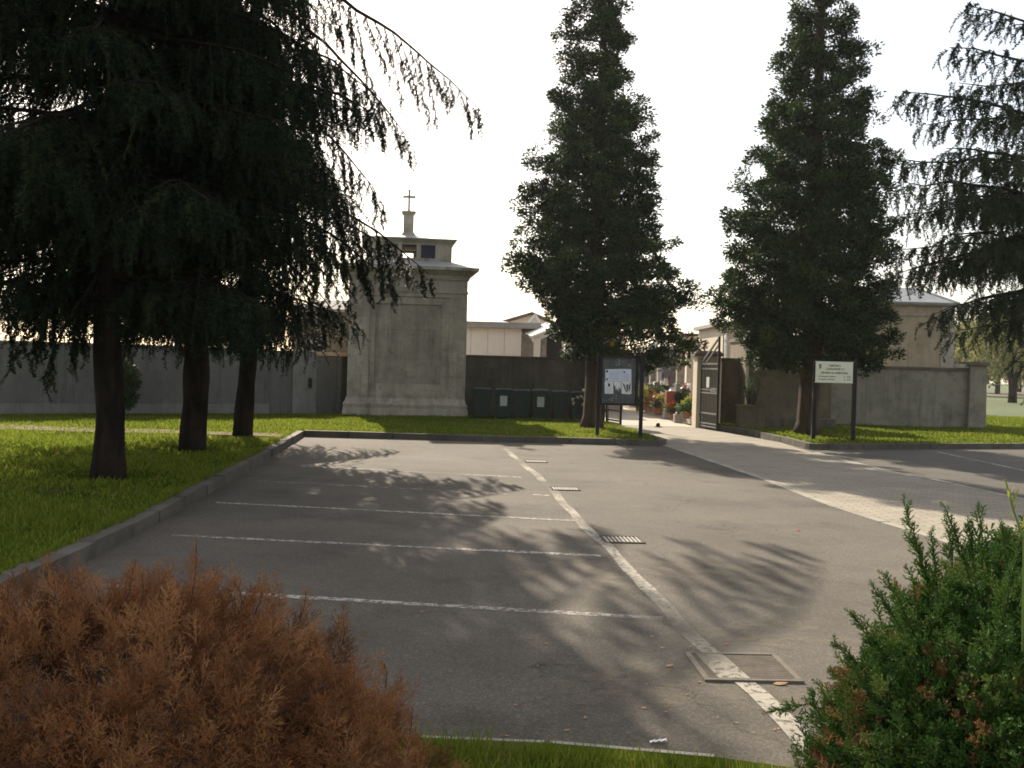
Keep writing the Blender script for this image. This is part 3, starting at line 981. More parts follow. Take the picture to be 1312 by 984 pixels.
# ------------------------------------------------------------------ wheelie bins
def wheelie(c, s, label):
    t = thing('wheelie_bin', c, label, 'bin', 'green bins in a row along the wall')
    x, y, z = c
    w = 0.25 * s
    body = MB().frustum(x - w * 0.82, x + w * 0.82, y - 0.22, y + 0.24, z + 0.06, x - w, x + w, y - 0.3, y + 0.3, z + 0.86 * s)
    body.box(x - w - 0.02, x + w + 0.02, y - 0.32, y + 0.31, z + 0.862 * s, z + 0.9 * s)
    for k in (-0.12, 0.12):
        body.box(x + k - 0.012, x + k + 0.012, y - 0.32, y - 0.25, z + 0.2, z + 0.8 * s)
    build('body', body, BINM, t)
    lid = MB().frustum(x - w - 0.03, x + w + 0.03, y - 0.35, y + 0.32, z + 0.902 * s, x - w + 0.02, x + w - 0.02, y - 0.28, y + 0.28, z + 0.955 * s)
    lid.box(x - 0.13, x + 0.13, y - 0.39, y - 0.34, z + 0.905 * s, z + 0.925 * s)
    build('lid', lid, BINM, t, bevel=0.008)
    build('handle', MB().tube([(x - w, y + 0.33, z + 0.9 * s), (x - w * 0.8, y + 0.4, z + 0.93 * s), (x + w * 0.8, y + 0.4, z + 0.93 * s), (x + w, y + 0.33, z + 0.9 * s)], 0.014, 6), BINM, t)
    for sx in (-1, 1):
        wh = MB().tube([(x + sx * (w * 0.82 + .005) - 0.02, y + 0.2, z + 0.1), (x + sx * (w * 0.82 + .005) + 0.02, y + 0.2, z + 0.1)], 0.1, 14)
        build('wheel', wh, RUBBER, t)
    return t


by = 32.0
stk = []
for i, (u, s, lab) in enumerate(((618, 1.0, 'leftmost dark green bin, next to the chapel'), (645, 1.0, 'dark green bin with a white notice, second from the chapel'),
                                 (668, 0.98, 'plain dark green bin between the two bins with white notices'), (692, 1.0, 'dark green bin with a white notice, farther from the chapel'),
                                 (717, 0.98, 'plain dark green bin right of both white notices'), (741, 0.97, 'rightmost dark green bin, behind the rose bush'))):
    p = P(u, 530, by + 0.04 * i)
    bt = wheelie((p.x, p.y, LZ), s, lab)
    if i in (1, 3):
        q = P(u - 0.5, 513 if i == 1 else 514.5, by)
        z = q.z
        st = MB().add([(p.x - 0.11, p.y - 0.322, z - 0.16), (p.x + 0.11, p.y - 0.322, z - 0.16), (p.x + 0.11, p.y - 0.334, z + 0.15), (p.x - 0.11, p.y - 0.334, z + 0.15)], [(0, 1, 2, 3)])
        s_ = build('sticker', st, plain('grey_sticker_%d' % i, (0.5, 0.5, 0.47), 0.7), bt)

# ------------------------------------------------------------------ buildings behind the dark wall
Y = 46
def X(u, y): return P(u, 460, y).x
def Z(v, y, u=656): return P(u, v, y).z

t = thing('columbarium', (X(630, Y), Y, 0), 'low cream flat roofed block with grey fascia behind the dark wall', 'building')
x0, x1 = X(560, Y), X(667, Y)
z1, z2 = Z(420.5, Y, 640), Z(413, Y, 640)
mb = MB()
for i in range(5):
    xa, xb = x0 + (x1 - x0) * i / 5, x0 + (x1 - x0) * (i + 1) / 5
    mb.box(xa + .006, xb - .006, Y, Y + 5, 0, z1)
build('wall', mb, CREAM, t)
build('fascia', MB().box(x0 - .3, X(692, Y), Y - .35, Y + 6, z1 + .001, z2), FASCIA, t)
rz = Z(407.5, Y, 616)
build('skylight', MB().frustum(X(560, Y), X(656, Y), Y + .4, Y + 5, z2 + .001, X(614, Y), X(622, Y), Y + 2.5, Y + 2.8, rz + 0.12), PALER, t)

t = thing('niche_block', (X(675, Y), Y + 0.6, 0), 'stone niche wall between the cream block and the white post', 'building')
mb = MB()
for i in range(2):
    for j in range(5):
        xa = X(668, Y) + 0.01 + i * 0.3
        zz = 0.3 + j * 0.62
        mb.box(xa, xa + 0.28, Y + 0.6, Y + 0.7, zz, zz + 0.6)
mb.box(X(667.5, Y), X(684, Y), Y + 0.702, Y + 1.5, 0, Z(427, Y))
build('niches', mb, NICHE, t)

t = thing('gabled_building', (X(680, 60), 60, 0), 'cream building with a wide low gable and thin dark roof edge', 'building')
y = 60
g0, ga, g1 = (X(640, y), Z(415.5, y, 640)), (X(680, y), Z(403.8, y, 680)), (X(716, y), Z(419, y, 716))
mb = MB().add([(g0[0], y, 0), (g1[0], y, 0), (g1[0], y, g1[1]), (ga[0], y, ga[1]), (g0[0], y, g0[1]),
               (g0[0], y + 8, 0), (g1[0], y + 8, 0), (g1[0], y + 8, g1[1]), (ga[0], y + 8, ga[1]), (g0[0], y + 8, g0[1])],
              [(0, 1, 2, 3, 4), (9, 8, 7, 6, 5), (0, 5, 6, 1), (1, 6, 7, 2), (0, 4, 9, 5)])
build('wall', mb, CREAM, t)
rb = MB()
for (p, q) in ((g0, ga), (ga, g1)):
    dx, dz = q[0] - p[0], q[1] - p[1]
    ex = 0.18
    pa = (p[0] - dx * ex * (p is g0), p[1] - dz * ex * (p is g0))
    qa = (q[0] + dx * ex * (q is g1), q[1] + dz * ex * (q is g1))
    vs = [(pa[0], y - .5, pa[1] + .01), (qa[0], y - .5, qa[1] + .01), (qa[0], y - .5, qa[1] + .18), (pa[0], y - .5, pa[1] + .18)]
    rb.add(vs + [(a_, y + 8.4, c_) for a_, _, c_ in vs], [(0, 1, 2, 3), (7, 6, 5, 4), (0, 4, 5, 1), (1, 5, 6, 2), (2, 6, 7, 3), (3, 7, 4, 0)])
build('roof', rb, DKROOF, t)

y = 52
t = thing('roof_light', (X(684, y), y, 0), 'small steep cream triangular roof light beside the gable', 'roof light')
mb = MB().add([(X(673, y), y, Z(418, y)), (X(693.5, y), y, Z(418, y)), (X(684, y), y, Z(402.8, y)), (X(684, y), y + 3, Z(402.8, y)), (X(673, y), y + 3, Z(418, y)), (X(693.5, y), y + 3, Z(418, y))],
              [(0, 1, 2), (5, 4, 3), (0, 2, 3, 4), (1, 5, 3, 2), (0, 4, 5, 1)])
build('gable', mb, CREAM, t)
build('base', MB().box(X(676, y), X(691, y), y + .3, y + 2.8, 0, Z(418.2, y)), CREAM, t)
mb = MB()
a_, b_, c_ = Vector((X(672, y), y - .05, Z(418.5, y))), Vector((X(684, y), y - .05, Z(401.8, y))), Vector((X(694.5, y), y - .05, Z(418.5, y)))
mb.bar(a_, b_, 0.1, 0.1).bar(b_, c_, 0.1, 0.1)
build('frame', mb, WHITEP, t)

y = 44
t = thing('pergola', (X(700, y), y, 0), 'sloping pergola canopy with pale slats and a white post', 'pergola')
a_, b_ = Vector((X(680.5, y), y, Z(435, y))), Vector((X(713, y), y, Z(421, y)))
build('beam', MB().bar(a_, b_, 0.12, 0.22), WHITEP, t)
build('beam', MB().bar(a_ + Vector((-.1, 2.6, .25)), b_ + Vector((-.1, 2.6, .25)), 0.12, 0.22), WHITEP, t)
mb = MB()
for i in range(9):
    p = a_.lerp(b_, (i + 0.3) / 9)
    mb.bar(p + Vector((0, -.3, .14)), p + Vector((-.3, 3.0, .44)), 0.16, 0.05)
build('slats', mb, WHITEP, t)
build('post', MB().box(X(683.5, y), X(692, y), y - .1, y + .15, 0, Z(431.5, y)), CREAM, t)
t = thing('columbarium', (X(715, 47), 47, 0), 'shaded grey building under the pergola canopy', 'building')
build('wall', MB().box(X(693, 47), X(726, 47), 47, 50, 0, Z(424, 47)), NICHE, t)
build('roof', MB().box(X(693, 47), X(735, 47), 46.6, 50.2, Z(424, 47) + .001, Z(418.5, 47)), FASCIA, t)
build('opening', MB().box(X(700, 47), X(722, 47), 46.97, 46.999, 0.02, Z(430, 47)), PIT, t)

y = 41
t = thing('columbarium', (X(738, y), y, 0), 'pale cream wall block just left of the notice board conifer trunk', 'building')
build('wall', MB().box(X(724, y), X(751, y), y, y + 3, 0, Z(428, y, 738)), CREAM, t)
build('roof', MB().box(X(722.5, y), X(753, y), y - .15, y + 3.1, Z(428, y, 738) + .001, Z(424, y, 738)), FASCIA, t)
y = 43
t = thing('columbarium', (X(780, y), y, 0), 'beige block seen above the notice board right of the conifer trunk', 'building')
build('wall', MB().box(X(756, y), X(800, y), y, y + 3, 0, Z(427, y, 780)), BEIGE, t)
build('roof', MB().box(X(755, y), X(802, y), y - .2, y + 3.2, Z(427, y, 780) + .001, Z(423, y, 780)), FASCIA, t)

# ------------------------------------------------------------------ gate: right pier, two leaves
gp_ = Vector((P(899, 549, 32.0).x, 32.0, 0))
t = thing('gate_pier', (gp_.x, 32, 0), 'pale sunlit gate pier with projecting cap beside the open leaf', 'gate pier', 'piers of the cemetery gate')
x0, x1 = P(892.5, 500, 31.9).x, P(923, 500, 31.9).x
zt = P(900, 456, 31.9).z
build('shaft', MB().box(x0, x1, 31.9, 32.6, -0.02, zt), BEIGE, t)
build('cap', MB().box(x0 - .1, x1 + .06, 31.8, 32.7, zt + .001, zt + 0.07).frustum(x0 - .1, x1 + .06, 31.8, 32.7, zt + .0705, x0, x1 - .03, 31.9, 32.6, zt + 0.16), CAPM, t)


def gate_leaf(h, f, zt0, zt1, label, sign=None):
    """open tubular steel leaf between hinge stile h and free stile f"""
    t = thing('gate_leaf', (h.x, h.y, 0), label, 'gate', 'leaves of the cemetery gate')
    d = (f - h)
    at = lambda k, z: Vector((h.x + d.x * k, h.y + d.y * k, z))
    mb = MB().bar(at(0, 0.03), at(0, zt0), 0.06).bar(at(1, 0.03), at(1, zt1), 0.06)
    build('stile', MB().bar(at(0.08, 0.06), at(0.08, zt0 - 0.02), 0.045), GALV, t)
    build('frame', mb, STEEL, t)
    for z in (0.10, 0.19, 0.5, 1.12, 1.22, zt0 - 0.32, zt0 - 0.17):
        build('rail', MB().bar(at(0.02, z), at(0.98, z), 0.05, 0.045), GALV, t)
    build('brace', MB().bar(at(0.0, zt0 - 0.12), at(1, zt1 - 0.02), 0.05).bar(at(0.22, zt0 - 0.17), at(1, zt1 - 0.22), 0.04), GALV, t)
    bars = MB()
    for i in range(1, 12):
        bars.bar(at(i / 12, 0.1), at(i / 12, zt0 - 0.17), 0.010)
    build('bars', bars, STEEL, t)
    for z in (0.45, zt0 - 0.35):
        build('hinge', MB().tube([at(-0.03, z - 0.05), at(-0.03, z + 0.05)], 0.035, 8), STEEL, t)
    if sign:
        n = Vector((d.y, -d.x, 0)).normalized() * sign
        a_, b_ = at(0.36, 1.28), at(0.54, 1.28)
        a_, b_ = a_ + n * 0.04, b_ + n * 0.04
        build('notice', MB().add([a_, b_, b_ + Vector((0, 0, .32)), a_ + Vector((0, 0, .32))], [(0, 1, 2, 3)]), PAPERW, t)
        a_, b_ = at(0.6, 1.13), at(0.95, 1.13)
        build('latch_box', MB().bar(a_ + Vector((0, 0, .09)), b_ + Vector((0, 0, .09)), 0.05, 0.12), GALV, t)
    return t


fr_ = P(918.3, 551, 30.4)
gate_leaf(Vector((P(897.5, 549, 31.7).x, 31.7, 0)), Vector((fr_.x, 30.4, 0)), P(898, 459, 31.7).z, P(918, 431, 30.4).z, 'open steel gate leaf with a white notice by the pale pier', 1)
fl_ = P(795, 548, 31.0)
gate_leaf(Vector((3.0, 32.15, 0)), Vector((fl_.x, 31.0, 0)), 2.15, 2.5, 'open gate leaf half hidden behind the notice board')
gs = G(843, 547.5)
mb = MB().box(gs.x - .10, gs.x + .10, gs.y - .10, gs.y + .10, 0.0, 0.03).lathe((gs.x, gs.y, 0.03), [(0.05, 0), (0.07, 0.04), (0.05, 0.09), (0.02, 0.11)], 10)
solo('gate_stop', mb, STEEL, 'small dark gate stop on the paving in the gateway', 'gate stop')

# ------------------------------------------------------------------ walls right of the gate
y = 32.5
x0, x1 = P(923.5, 500, y).x, P(956, 500, y).x
zt = P(940, 463, y).z
t = thing('boundary_wall', (x0, y, LZ), 'short stained wall with brown coping between gate pier and ochre block', 'wall')
build('panel', MB().box(x0, x1, y, y + .3, -0.1, zt), BROWNW, t)
build('coping', MB().box(x0 - .02, x1, y - .05, y + .35, zt + .001, zt + .1), CAPM, t)
y = 31.5
x0, x1 = P(955.5, 500, y).x, P(1065.5, 500, y).x
t = thing('ochre_block', (x0, y, LZ), 'ochre plastered wall block behind the conifer right of the gate', 'wall')
zt = 2.75
build('wall', MB().box(x0, x1, y, y + 2.4, -0.1, zt), BROWNW, t)
build('coping', MB().box(x0 - .05, x1 + .05, y - .05, y + 2.45, zt + .001, zt + .1), CAPM, t)
build('sunlit_corner', MB().box(x0 - .02, x0 + .07, y - .012, y - .001, -.05, zt - .02), CREAM, t)  # cream strip paints the block's sunlit side face onto its front corner
q = P(1008, 469, y)
build('wall_plaque', MB().tube([(q.x, y - .03, q.z), (q.x, y - .001, q.z)], 0.1, 18), GRAN2, t)
xs0 = P(962, 540, y).x
ld = MB().box(xs0, x1 + .02, y - .45, y - .002, 0.0, 0.42)
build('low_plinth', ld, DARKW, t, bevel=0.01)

y = 34.0
x0, x1 = P(1064, 545, y).x, P(1241, 548, y).x
zt = 2.03
t = thing('boundary_wall', (x0, y, LZ), 'light grey plastered wall under dark coping right of the opening hours sign', 'wall')
n = 4
mb = MB()
for i in range(n):
    xa, xb = x0 + (x1 - x0) * i / n, x0 + (x1 - x0) * (i + 1) / n
    mb.box(xa + .004, xb - .004, y, y + .25, -0.1, zt)
build('panel', mb, PLAST, t)
build('coping', MB().box(x0, x1, y - .06, y + .31, zt + .001, zt + .08), CAPM, t)
xa, xb = P(1240, 548, 33.8).x, P(1263, 548, 33.8).x
t = thing('wall_pier', (xa, 33.8, LZ), 'end pier of the plastered wall with a wide dark cap', 'wall pier')
build('shaft', MB().box(xa, xb, 33.78, 34.45, -0.1, 2.2, taper=(0.03, 0.02)), PLAST, t)
build('cap', MB().box(xa - .06, xb + .03, 33.70, 34.53, 2.202, 2.33, taper=(0.01, 0.01)), CAPM, t, bevel=0.012)
build('side_wall', MB().box(xa + .15, xa + .4, 34.452, 60, -.1, 2.0), PLAST, t)
mb = MB().box(xa - .32, xa + .02, 33.9, 34.3, 2.112, 2.24)
solo('loose_stone', mb, CHAP, 'pale block lying on the coping beside the end pier', 'stone block', bevel=0.015)

# planter with a bare plant by the gate
q = G(952, 545, LZ)
t = thing('planter', (q.x, 30.95, LZ), 'rough concrete planter with a thin plant beside the open gate leaf', 'planter')
pw = 0.37
x, yy = q.x, 30.95
mb = MB().box(x - pw, x + pw, yy - .3, yy + .3, -0.05, 0.74).box(x - pw - .03, x + pw + .03, yy - .33, yy + .33, .742, .80)
build('box', mb, BROWNW, t, bevel=0.012)
build('soil', MB().box(x - pw + .04, x + pw - .04, yy - .26, yy + .26, .79, .806), LAWN, t)
PLANTER_AT = (x, yy, 0.80)

# ------------------------------------------------------------------ right chapel (ochre, grey roof)
y = 36.5
x0, x1 = P(1112, 470, y).x, P(1219.5, 470, y).x
zt = P(1170, 391.5, y).z
t = thing('mausoleum', ((x0 + x1) / 2, y, 0), 'ochre mausoleum with grey hipped roof behind the plastered wall', 'mausoleum')
mb = MB().box(x0, x1, y, y + 3.6, 0, zt)
build('wall', mb, OCHRE, t)
build('pilaster', MB().box(x1 - .42, x1 + .03, y - .05, y - .001, 0, zt - .02), CHAP, t)
build('pilaster', MB().box(x0 - .03, x0 + .38, y - .05, y - .001, 0, zt - .02), CHAP, t)
zz = P(1170, 404.5, y).z
build('string_course', MB().box(x0 + .381, x1 - .421, y - .04, y - .001, zz, zz + .07), CHAP, t)
build('cornice', MB().box(x0 - .1, x1 + .08, y - .14, y + 3.7, zt + .001, zt + .05).box(x0 - .16, x1 + .12, y - .2, y + 3.76, zt + .0505, zt + .12), FASCIA, t)
zr = P(1160, 368.5, y + 1.2).z
build('roof', MB().frustum(x0 - .15, x1 + .1, y - .18, y + 3.74, zt + .1205, x0 + .6, x1 - .85, y + 1.3, y + 2.2, zr), LEAD, t)
a_, b_ = Vector((x1 - .85, y + 1.3, zr + .02)), Vector((x1 + .1, y - .18, zt + .14))
build('lit_hip_edge', MB().bar(a_, b_, .12, .04), WHITEP, t)  # white bar paints the sunlit edge along the roof hip
xw = P(1112, 462, y).x
# small white corner of another tomb
mb = MB().box(P(1110, 470, 35.2).x, P(1124.5, 470, 35.2).x, 35.2, 36.2, 0, P(1118, 455, 35.2).z)
solo('tomb_cabin', mb, CREAM, 'pale tomb corner between the conifer and the ochre mausoleum', 'tomb', bevel=0.02)

# ------------------------------------------------------------------ arcade and beige building right of the gate
y = 44
t = thing('arcade', (X(905, y), y, 0), 'white arcade with round arches and thin dark roof behind the gate', 'building')
x0, x1 = X(880, y), X(929, y)
zt, zs, zb_ = Z(434, y, 900), Z(440, y, 900), Z(451, y, 900)
n = 5
aw = (x1 - x0) / n
mb = MB()
mb.box(x0, x1, y, y + .4, zt - .2, zt)
for i in range(n):
    xa = x0 + aw * i
    pier = aw * 0.16
    mb.box(xa, xa + pier, y, y + .4, 0, zt - .201)
    mb.box(xa + aw - pier, xa + aw, y, y + .4, 0, zt - .201)
    cx_, r = xa + aw / 2, aw / 2 - pier
    zc = zt - .28 - r
    K = 10
    for k in range(K):
        a0, a1 = math.pi * k / K, math.pi * (k + 1) / K
        q = [(cx_ + r * math.cos(a0), zc + r * math.sin(a0)), (cx_ + r * math.cos(a1), zc + r * math.sin(a1))]
        vs = [(q[0][0], y, q[0][1]), (q[1][0], y, q[1][1]), (q[1][0], y, zt - .202), (q[0][0], y, zt - .202)]
        vs += [(a_, y + .4, c_) for a_, _, c_ in vs]
        mb.add(vs, [(0, 3, 2, 1), (4, 5, 6, 7), (0, 1, 5, 4)])
    mb.box(xa + pier + .001, xa + aw - pier - .001, y + .02, y + .3, 0, zb_)
build('arches', mb, CREAM, t)
build('back_wall', MB().box(x0, x1, y + 2.5, y + 2.8, 0, zt), NICHE, t)
build('roof', MB().box(x0 - .3, x1 + .1, y - .3, y + 3, zt + .001, zt + .1), CREAM, t)
build('roof_edge', MB().box(x0 - .35, x1 + .1, y - .35, y + 3, zt + .102, Z(428, y, 900)), DKROOF, t)
y = 38
t = thing('house', (X(945, y), y, 0), 'tall beige building with a white drainpipe right of the gate', 'building')
x0, x1 = X(925.5, y), X(1000, y)
zt = Z(418, y, 940)
build('wall', MB().box(x0, x1, y, y + 5, 0, zt), BEIGE, t)
build('roof', MB().box(x0 - .2, x1 + .2, y - .2, y + 5.2, zt + .001, zt + .14), FASCIA, t)
build('drainpipe', MB().tube([(X(929, y), y - .07, 0), (X(929, y), y - .07, zt - .05)], 0.05, 10).tube([(X(929, y), y - .07, 2.9), (X(929, y), y - .07, 2.98)], 0.065, 10), WHITEP, t, smooth=True)

# back colonnade and columbarium seen down the path
y = 66
t = thing('colonnade', (X(830, y), y, 0), 'far cream colonnade with dark pillars at the end of the cemetery path', 'building')
x0, x1 = X(796, y), X(850, y)
z1, z2, z3 = Z(466, y, 830), Z(458, y, 830), Z(452, y, 830)
build('wall', MB().box(x0, x1, y + 1, y + 1.3, 0, z1), BEIGE, t)
build('roof', MB().box(x0 - .5, x1, y - .3, y + 3, z2 + .001, z3), CHAP, t)
build('base', MB().box(x0, x1, y + .2, y + .999, 0, Z(493, y, 830)), CHAPD, t)
for i in range(8):
    xa = x0 + (x1 - x0) * (i + .5) / 8
    build('pillar', MB().box(xa - .14, xa + .14, y, y + .3, 0, z2), GRANITE, t)
y = 56
t = thing('columbarium', (X(868, y), y, 0), 'dark grey niche wall hung with flowers behind the graves', 'building')
x0, x1 = X(845, y), X(905, y)
build('wall', MB().box(x0, x1, y, y + 3, 0, Z(449, y, 868)), GRANITE, t)
build('roof', MB().box(x0 - .2, x1 + .2, y - .3, y + 3.2, Z(449, y, 868) + .001, Z(445, y, 868)), FASCIA, t)
build('pillar', MB().box(X(842.5, y), X(847.5, y), y - .25, y - .01, 0, Z(449, y, 868)), GRAN2, t)
COLUMB = (t, x0, x1, y)
# ------------------------------------------------------------------ vegetation
def bend(p, k, i):
    return p

# ---- cedar twigs: a hanging stem with tufts of needles
def cedar_twig(rng, nodes=20, per=3, nl=0.062, nw=0.0145):
    """along +x, length 1, sagging to -z; y/z and needle sizes in metres of a 0.5 m twig"""
    T = []
    for i in range(nodes):
        s = (i + 0.5) / nodes
        base = np.array([s, 0.03 * math.sin(7 * s + rng.uniform(0, 2)), -0.16 * s * s])
        for k in range(per):
            a = rng.uniform(0, 2 * np.pi)
            l = nl * rng.uniform(0.7, 1.3) * (1.15 - 0.5 * s)
            d = np.array([0.55, 0.85 * math.cos(a), 0.85 * math.sin(a)]) * l
            w = np.cross(d, [rng.uniform(-1, 1), rng.uniform(-1, 1), rng.uniform(-1, 1)])
            w = w / max(np.linalg.norm(w), 1e-6) * nw
            T.append([base - w, base + w, base + d * np.array([2.0, 1, 1])])
    # stem
    for i in range(4):
        s0, s1 = i / 4, (i + 1) / 4
        p0, p1 = np.array([s0, 0, -0.16 * s0 * s0]), np.array([s1, 0, -0.16 * s1 * s1])
        T.append([p0 + [0, .009, 0], p0 - [0, .009, 0], p1])
        T.append([p0 + [0, 0, .009], p0 - [0, 0, .009], p1])
    return np.array(T)


_r = np.random.default_rng(3)
TWIGS = [cedar_twig(_r) for _ in range(4)]


def furrow(wood, b, amp):
    """ridges and hollows of the bark, as real relief on the stem"""
    for i, p in enumerate(wood.v):
        a = math.atan2(p.y - b[1], p.x - b[0])
        z = p.z - b[2]
        k = 1 + amp * (0.6 * math.sin(7 * a + 1.3 * math.sin(2.1 * z)) + 0.5 * math.sin(13 * a + 2.2 * math.sin(3.3 * z + 1)) + 0.4 * math.sin(2 * a + 2.7 * z))
        if z < 3.0:
            flare = 0.16 * math.exp(-z * 5) * max(0.0, math.sin(5 * a + 0.7))
            k += flare
        wood.v[i] = Vector((b[0] + (p.x - b[0]) * k, b[1] + (p.y - b[1]) * k, p.z)) if z < 3.2 else p


def polyline(p0, p1, sag, n, rise=0.0):
    """n+1 points from p0 to p1 bending down by sag at the tip, rising first"""
    out = []
    for i in range(n + 1):
        t = i / n
        q = p0 * (1 - t) + p1 * t
        q = q + np.array([0, 0, rise * 4 * t * (1 - t)]) + np.array([0, 0, sag * (t - t * t)])
        out.append(q)
    return np.array(out)


def cedar(name, base, height, r0, seed, levels, label, group, mat=None, explicit=(), keep=None, dens=1.0, hang=1.0, lean=(0, 0), skip_back=None, twl=(0.28, 0.62), subk=0.30, droop=True, bulge=0.0):
    """levels: list of (z, n limbs, limb length, tip drop)"""
    rng = np.random.default_rng(seed)
    t = thing(name, base, label, 'tree', group)
    b = np.array(base)
    wood = MB()
    nz = 16
    pts, rr = [], []
    for i in range(nz + 1):
        z = height * i / nz
        k = 1 - i / nz
        pts.append(b + [lean[0] * z + 0.05 * math.sin(i * 1.3 + seed), lean[1] * z + 0.05 * math.cos(i * 1.1 + seed), z - 0.05])
        rr.append(max(0.03, r0 * (k ** 0.8) * (1.0 + 0.05 * math.sin(i * 2.3))))
    pts2, rr2 = [], []
    for s in (0.0, 0.1, 0.2, 0.3, 0.45, 0.6, 0.75, 0.9, 1.05, 1.2, 1.35, 1.5, 1.65, 1.8, 1.95, 2.1, 2.25, 2.4):
        k = s / (height / nz)
        i = min(int(k), nz - 1)
        pts2.append(pts[i] + (pts[i + 1] - pts[i]) * (k - i))
        rr2.append(r0 * (1.0 + 0.10 * math.exp(-s * 3.5) + 0.05 * math.sin(s * 5 + seed) + bulge * math.exp(-((s - 1.25) / 0.35) ** 2)) * (1 - 0.055 * s))
    keepi = [i for i in range(nz + 1) if pts[i][2] - b[2] > 2.5]
    wood.tube(pts2 + [pts[i] for i in keepi], rr2 + [min(rr[i], rr2[-1]) for i in keepi], 26)
    furrow(wood, b, 0.055)
    limbs = []
    for (z, n, L, drop) in levels:
        a0 = rng.uniform(0, 2 * np.pi)
        for k in range(n):
            a = a0 + 2 * np.pi * k / n + rng.uniform(-0.35, 0.35)
            l = L * rng.uniform(0.72, 1.12)
            d = np.array([math.cos(a), math.sin(a), 0])
            if skip_back is not None and rng.uniform() < skip_back and d[1] > 0.5:
                continue
            z_ = z + rng.uniform(-0.3, 0.3)
            p0 = b + [lean[0] * z_, lean[1] * z_, z_]
            p1 = p0 + d * l - [0, 0, drop * l * rng.uniform(0.7, 1.3)]
            if keep is not None and not keep(p0, p1):
                continue
            limbs.append((p0, p1, 0.12 * l, 0))
    for (p0, p1, rise) in explicit:
        limbs.append((np.array(p0), np.array(p1), rise, 1))
    O, Dv, Ln = [], [], []
    for (p0, p1, rise, ex) in limbs:
        L = np.linalg.norm(p1 - p0)
        n = max(5, int(L / 0.45))
        pl = polyline(p0, p1, 0, n, rise * 0.6)
        pl[1:] += rng.normal(0, 0.03, pl[1:].shape)
        rb = 0.014 + 0.008 * L
        wood.tube([tuple(p) for p in pl], [rb * (1 - i / n) + 0.006 for i in range(n + 1)], 5, cap=False)
        dr = unit(p1 - p0)
        side = unit(np.cross(dr, [0, 0, 1.0]))
        ns = int(L / 0.155 * dens * ((0.5 if L < 5.0 else 0.40) if ex and droop else 1.0))
        for i in range(ns):
            s = 0.16 + 0.84 * (i + rng.uniform(0, 1)) / ns
            q = p0 * 0 + pl[min(int(s * n), n - 1)] * (1 - (s * n - int(s * n))) + pl[min(int(s * n) + 1, n)] * (s * n - int(s * n))
            sl = (0.28 + subk * L * (1 - s) ** 0.8) * rng.uniform(0.55, 1.1)
            sd = side * (1 if i % 2 else -1)
            if ex and droop:
                sl = (0.25 + 0.30 * L * (1 - s) ** 0.7) * rng.uniform(0.4, 1.2)
                d = unit(dr * rng.uniform(0.25, 0.9) + sd * rng.uniform(0.1, 0.6) + np.array([0, 0, -rng.uniform(0.3, 1.4)]))
            else:
              d = unit(dr * rng.uniform(0.45, 1.0) + sd * rng.uniform(0.5, 1.0) + np.array([0, 0, rng.uniform(-0.45, 0.1) * hang]))
            q1 = q + d * sl - np.array([0, 0, 0.25 * sl * hang])
            if sl > 0.45:
                wood.tube([tuple(q), tuple(q * .5 + q1 * .5 + np.array([0, 0, .03])), tuple(q1)], [0.012, 0.009, 0.005], 3, cap=False)
            m = max(2, int(sl / (0.12 if not (ex and droop) else 0.075)))
            for k in range(m):
                u = (k + rng.uniform(0.3, 1)) / m
                o = q * (1 - u) + q1 * u
                td = unit(d * rng.uniform(0.2, 1.0) + side * rng.uniform(-0.7, 0.7) + np.array([0, 0, -rng.uniform(0.25, 1.7) * hang]))
                O.append(o); Dv.append(td if not (ex and droop) else unit(d + side * rng.uniform(-0.6, 0.6) + rng.normal(0, 0.35, 3))); Ln.append(rng.uniform(*twl) * (0.42 if ex and droop else 1.0))
    # short bushy shoots close to the stem keep it from being bare above the lowest limbs
    O, Dv, Ln = np.array(O), np.array(Dv), np.array(Ln)
    tr = build('trunk', wood, BARK, t, smooth=True)
    Vs, ts = [], []
    ch = rng.integers(0, 4, len(O))
    for k in range(4):
        m = ch == k
        if not m.any():
            continue
        fr = frames(Dv[m])
        sc = np.stack([Ln[m], np.ones(m.sum()) * 1.0, np.ones(m.sum()) * 1.0], 1)
        T = TWIGS[k].copy()
        sag = Ln[m]
        V = place(T, O[m], fr, sc)
        Vs.append(V)
        ts.append(np.repeat(np.clip(rng.normal(0.5, 0.22, m.sum()), 0, 1), len(T)))
    V = np.concatenate(Vs); tt = np.concatenate(ts)
    # nothing below the lawn
    ok = V[:, :, 2].min(1) > b[2] + 0.3
    tri_mesh('crown', V[ok], mat or CEDAR, t, tt[ok])
    return t


b3 = G(313, 557.5, LZ); b2 = G(246, 576, LZ); b1 = G(134, 612, LZ)
LL = lambda zs: zs
lev3 = [(2.9, 6, 3.2, 0.2), (3.3, 6, 3.7, 0.2), (3.9, 6, 3.9, 0.2), (4.6, 7, 4.1, 0.22), (5.3, 7, 4.1, 0.22), (6.0, 7, 4.0, 0.24), (6.7, 7, 3.8, 0.26), (7.4, 7, 3.4, 0.28), (8.1, 7, 3.0, 0.3), (8.9, 7, 2.5, 0.3),
        (9.7, 6, 2.0, 0.32), (10.5, 6, 1.6, 0.35), (11.4, 5, 1.2, 0.35), (12.3, 5, 0.8, 0.3)]


def tip(u, v, y): return tuple(P(u, v, y))


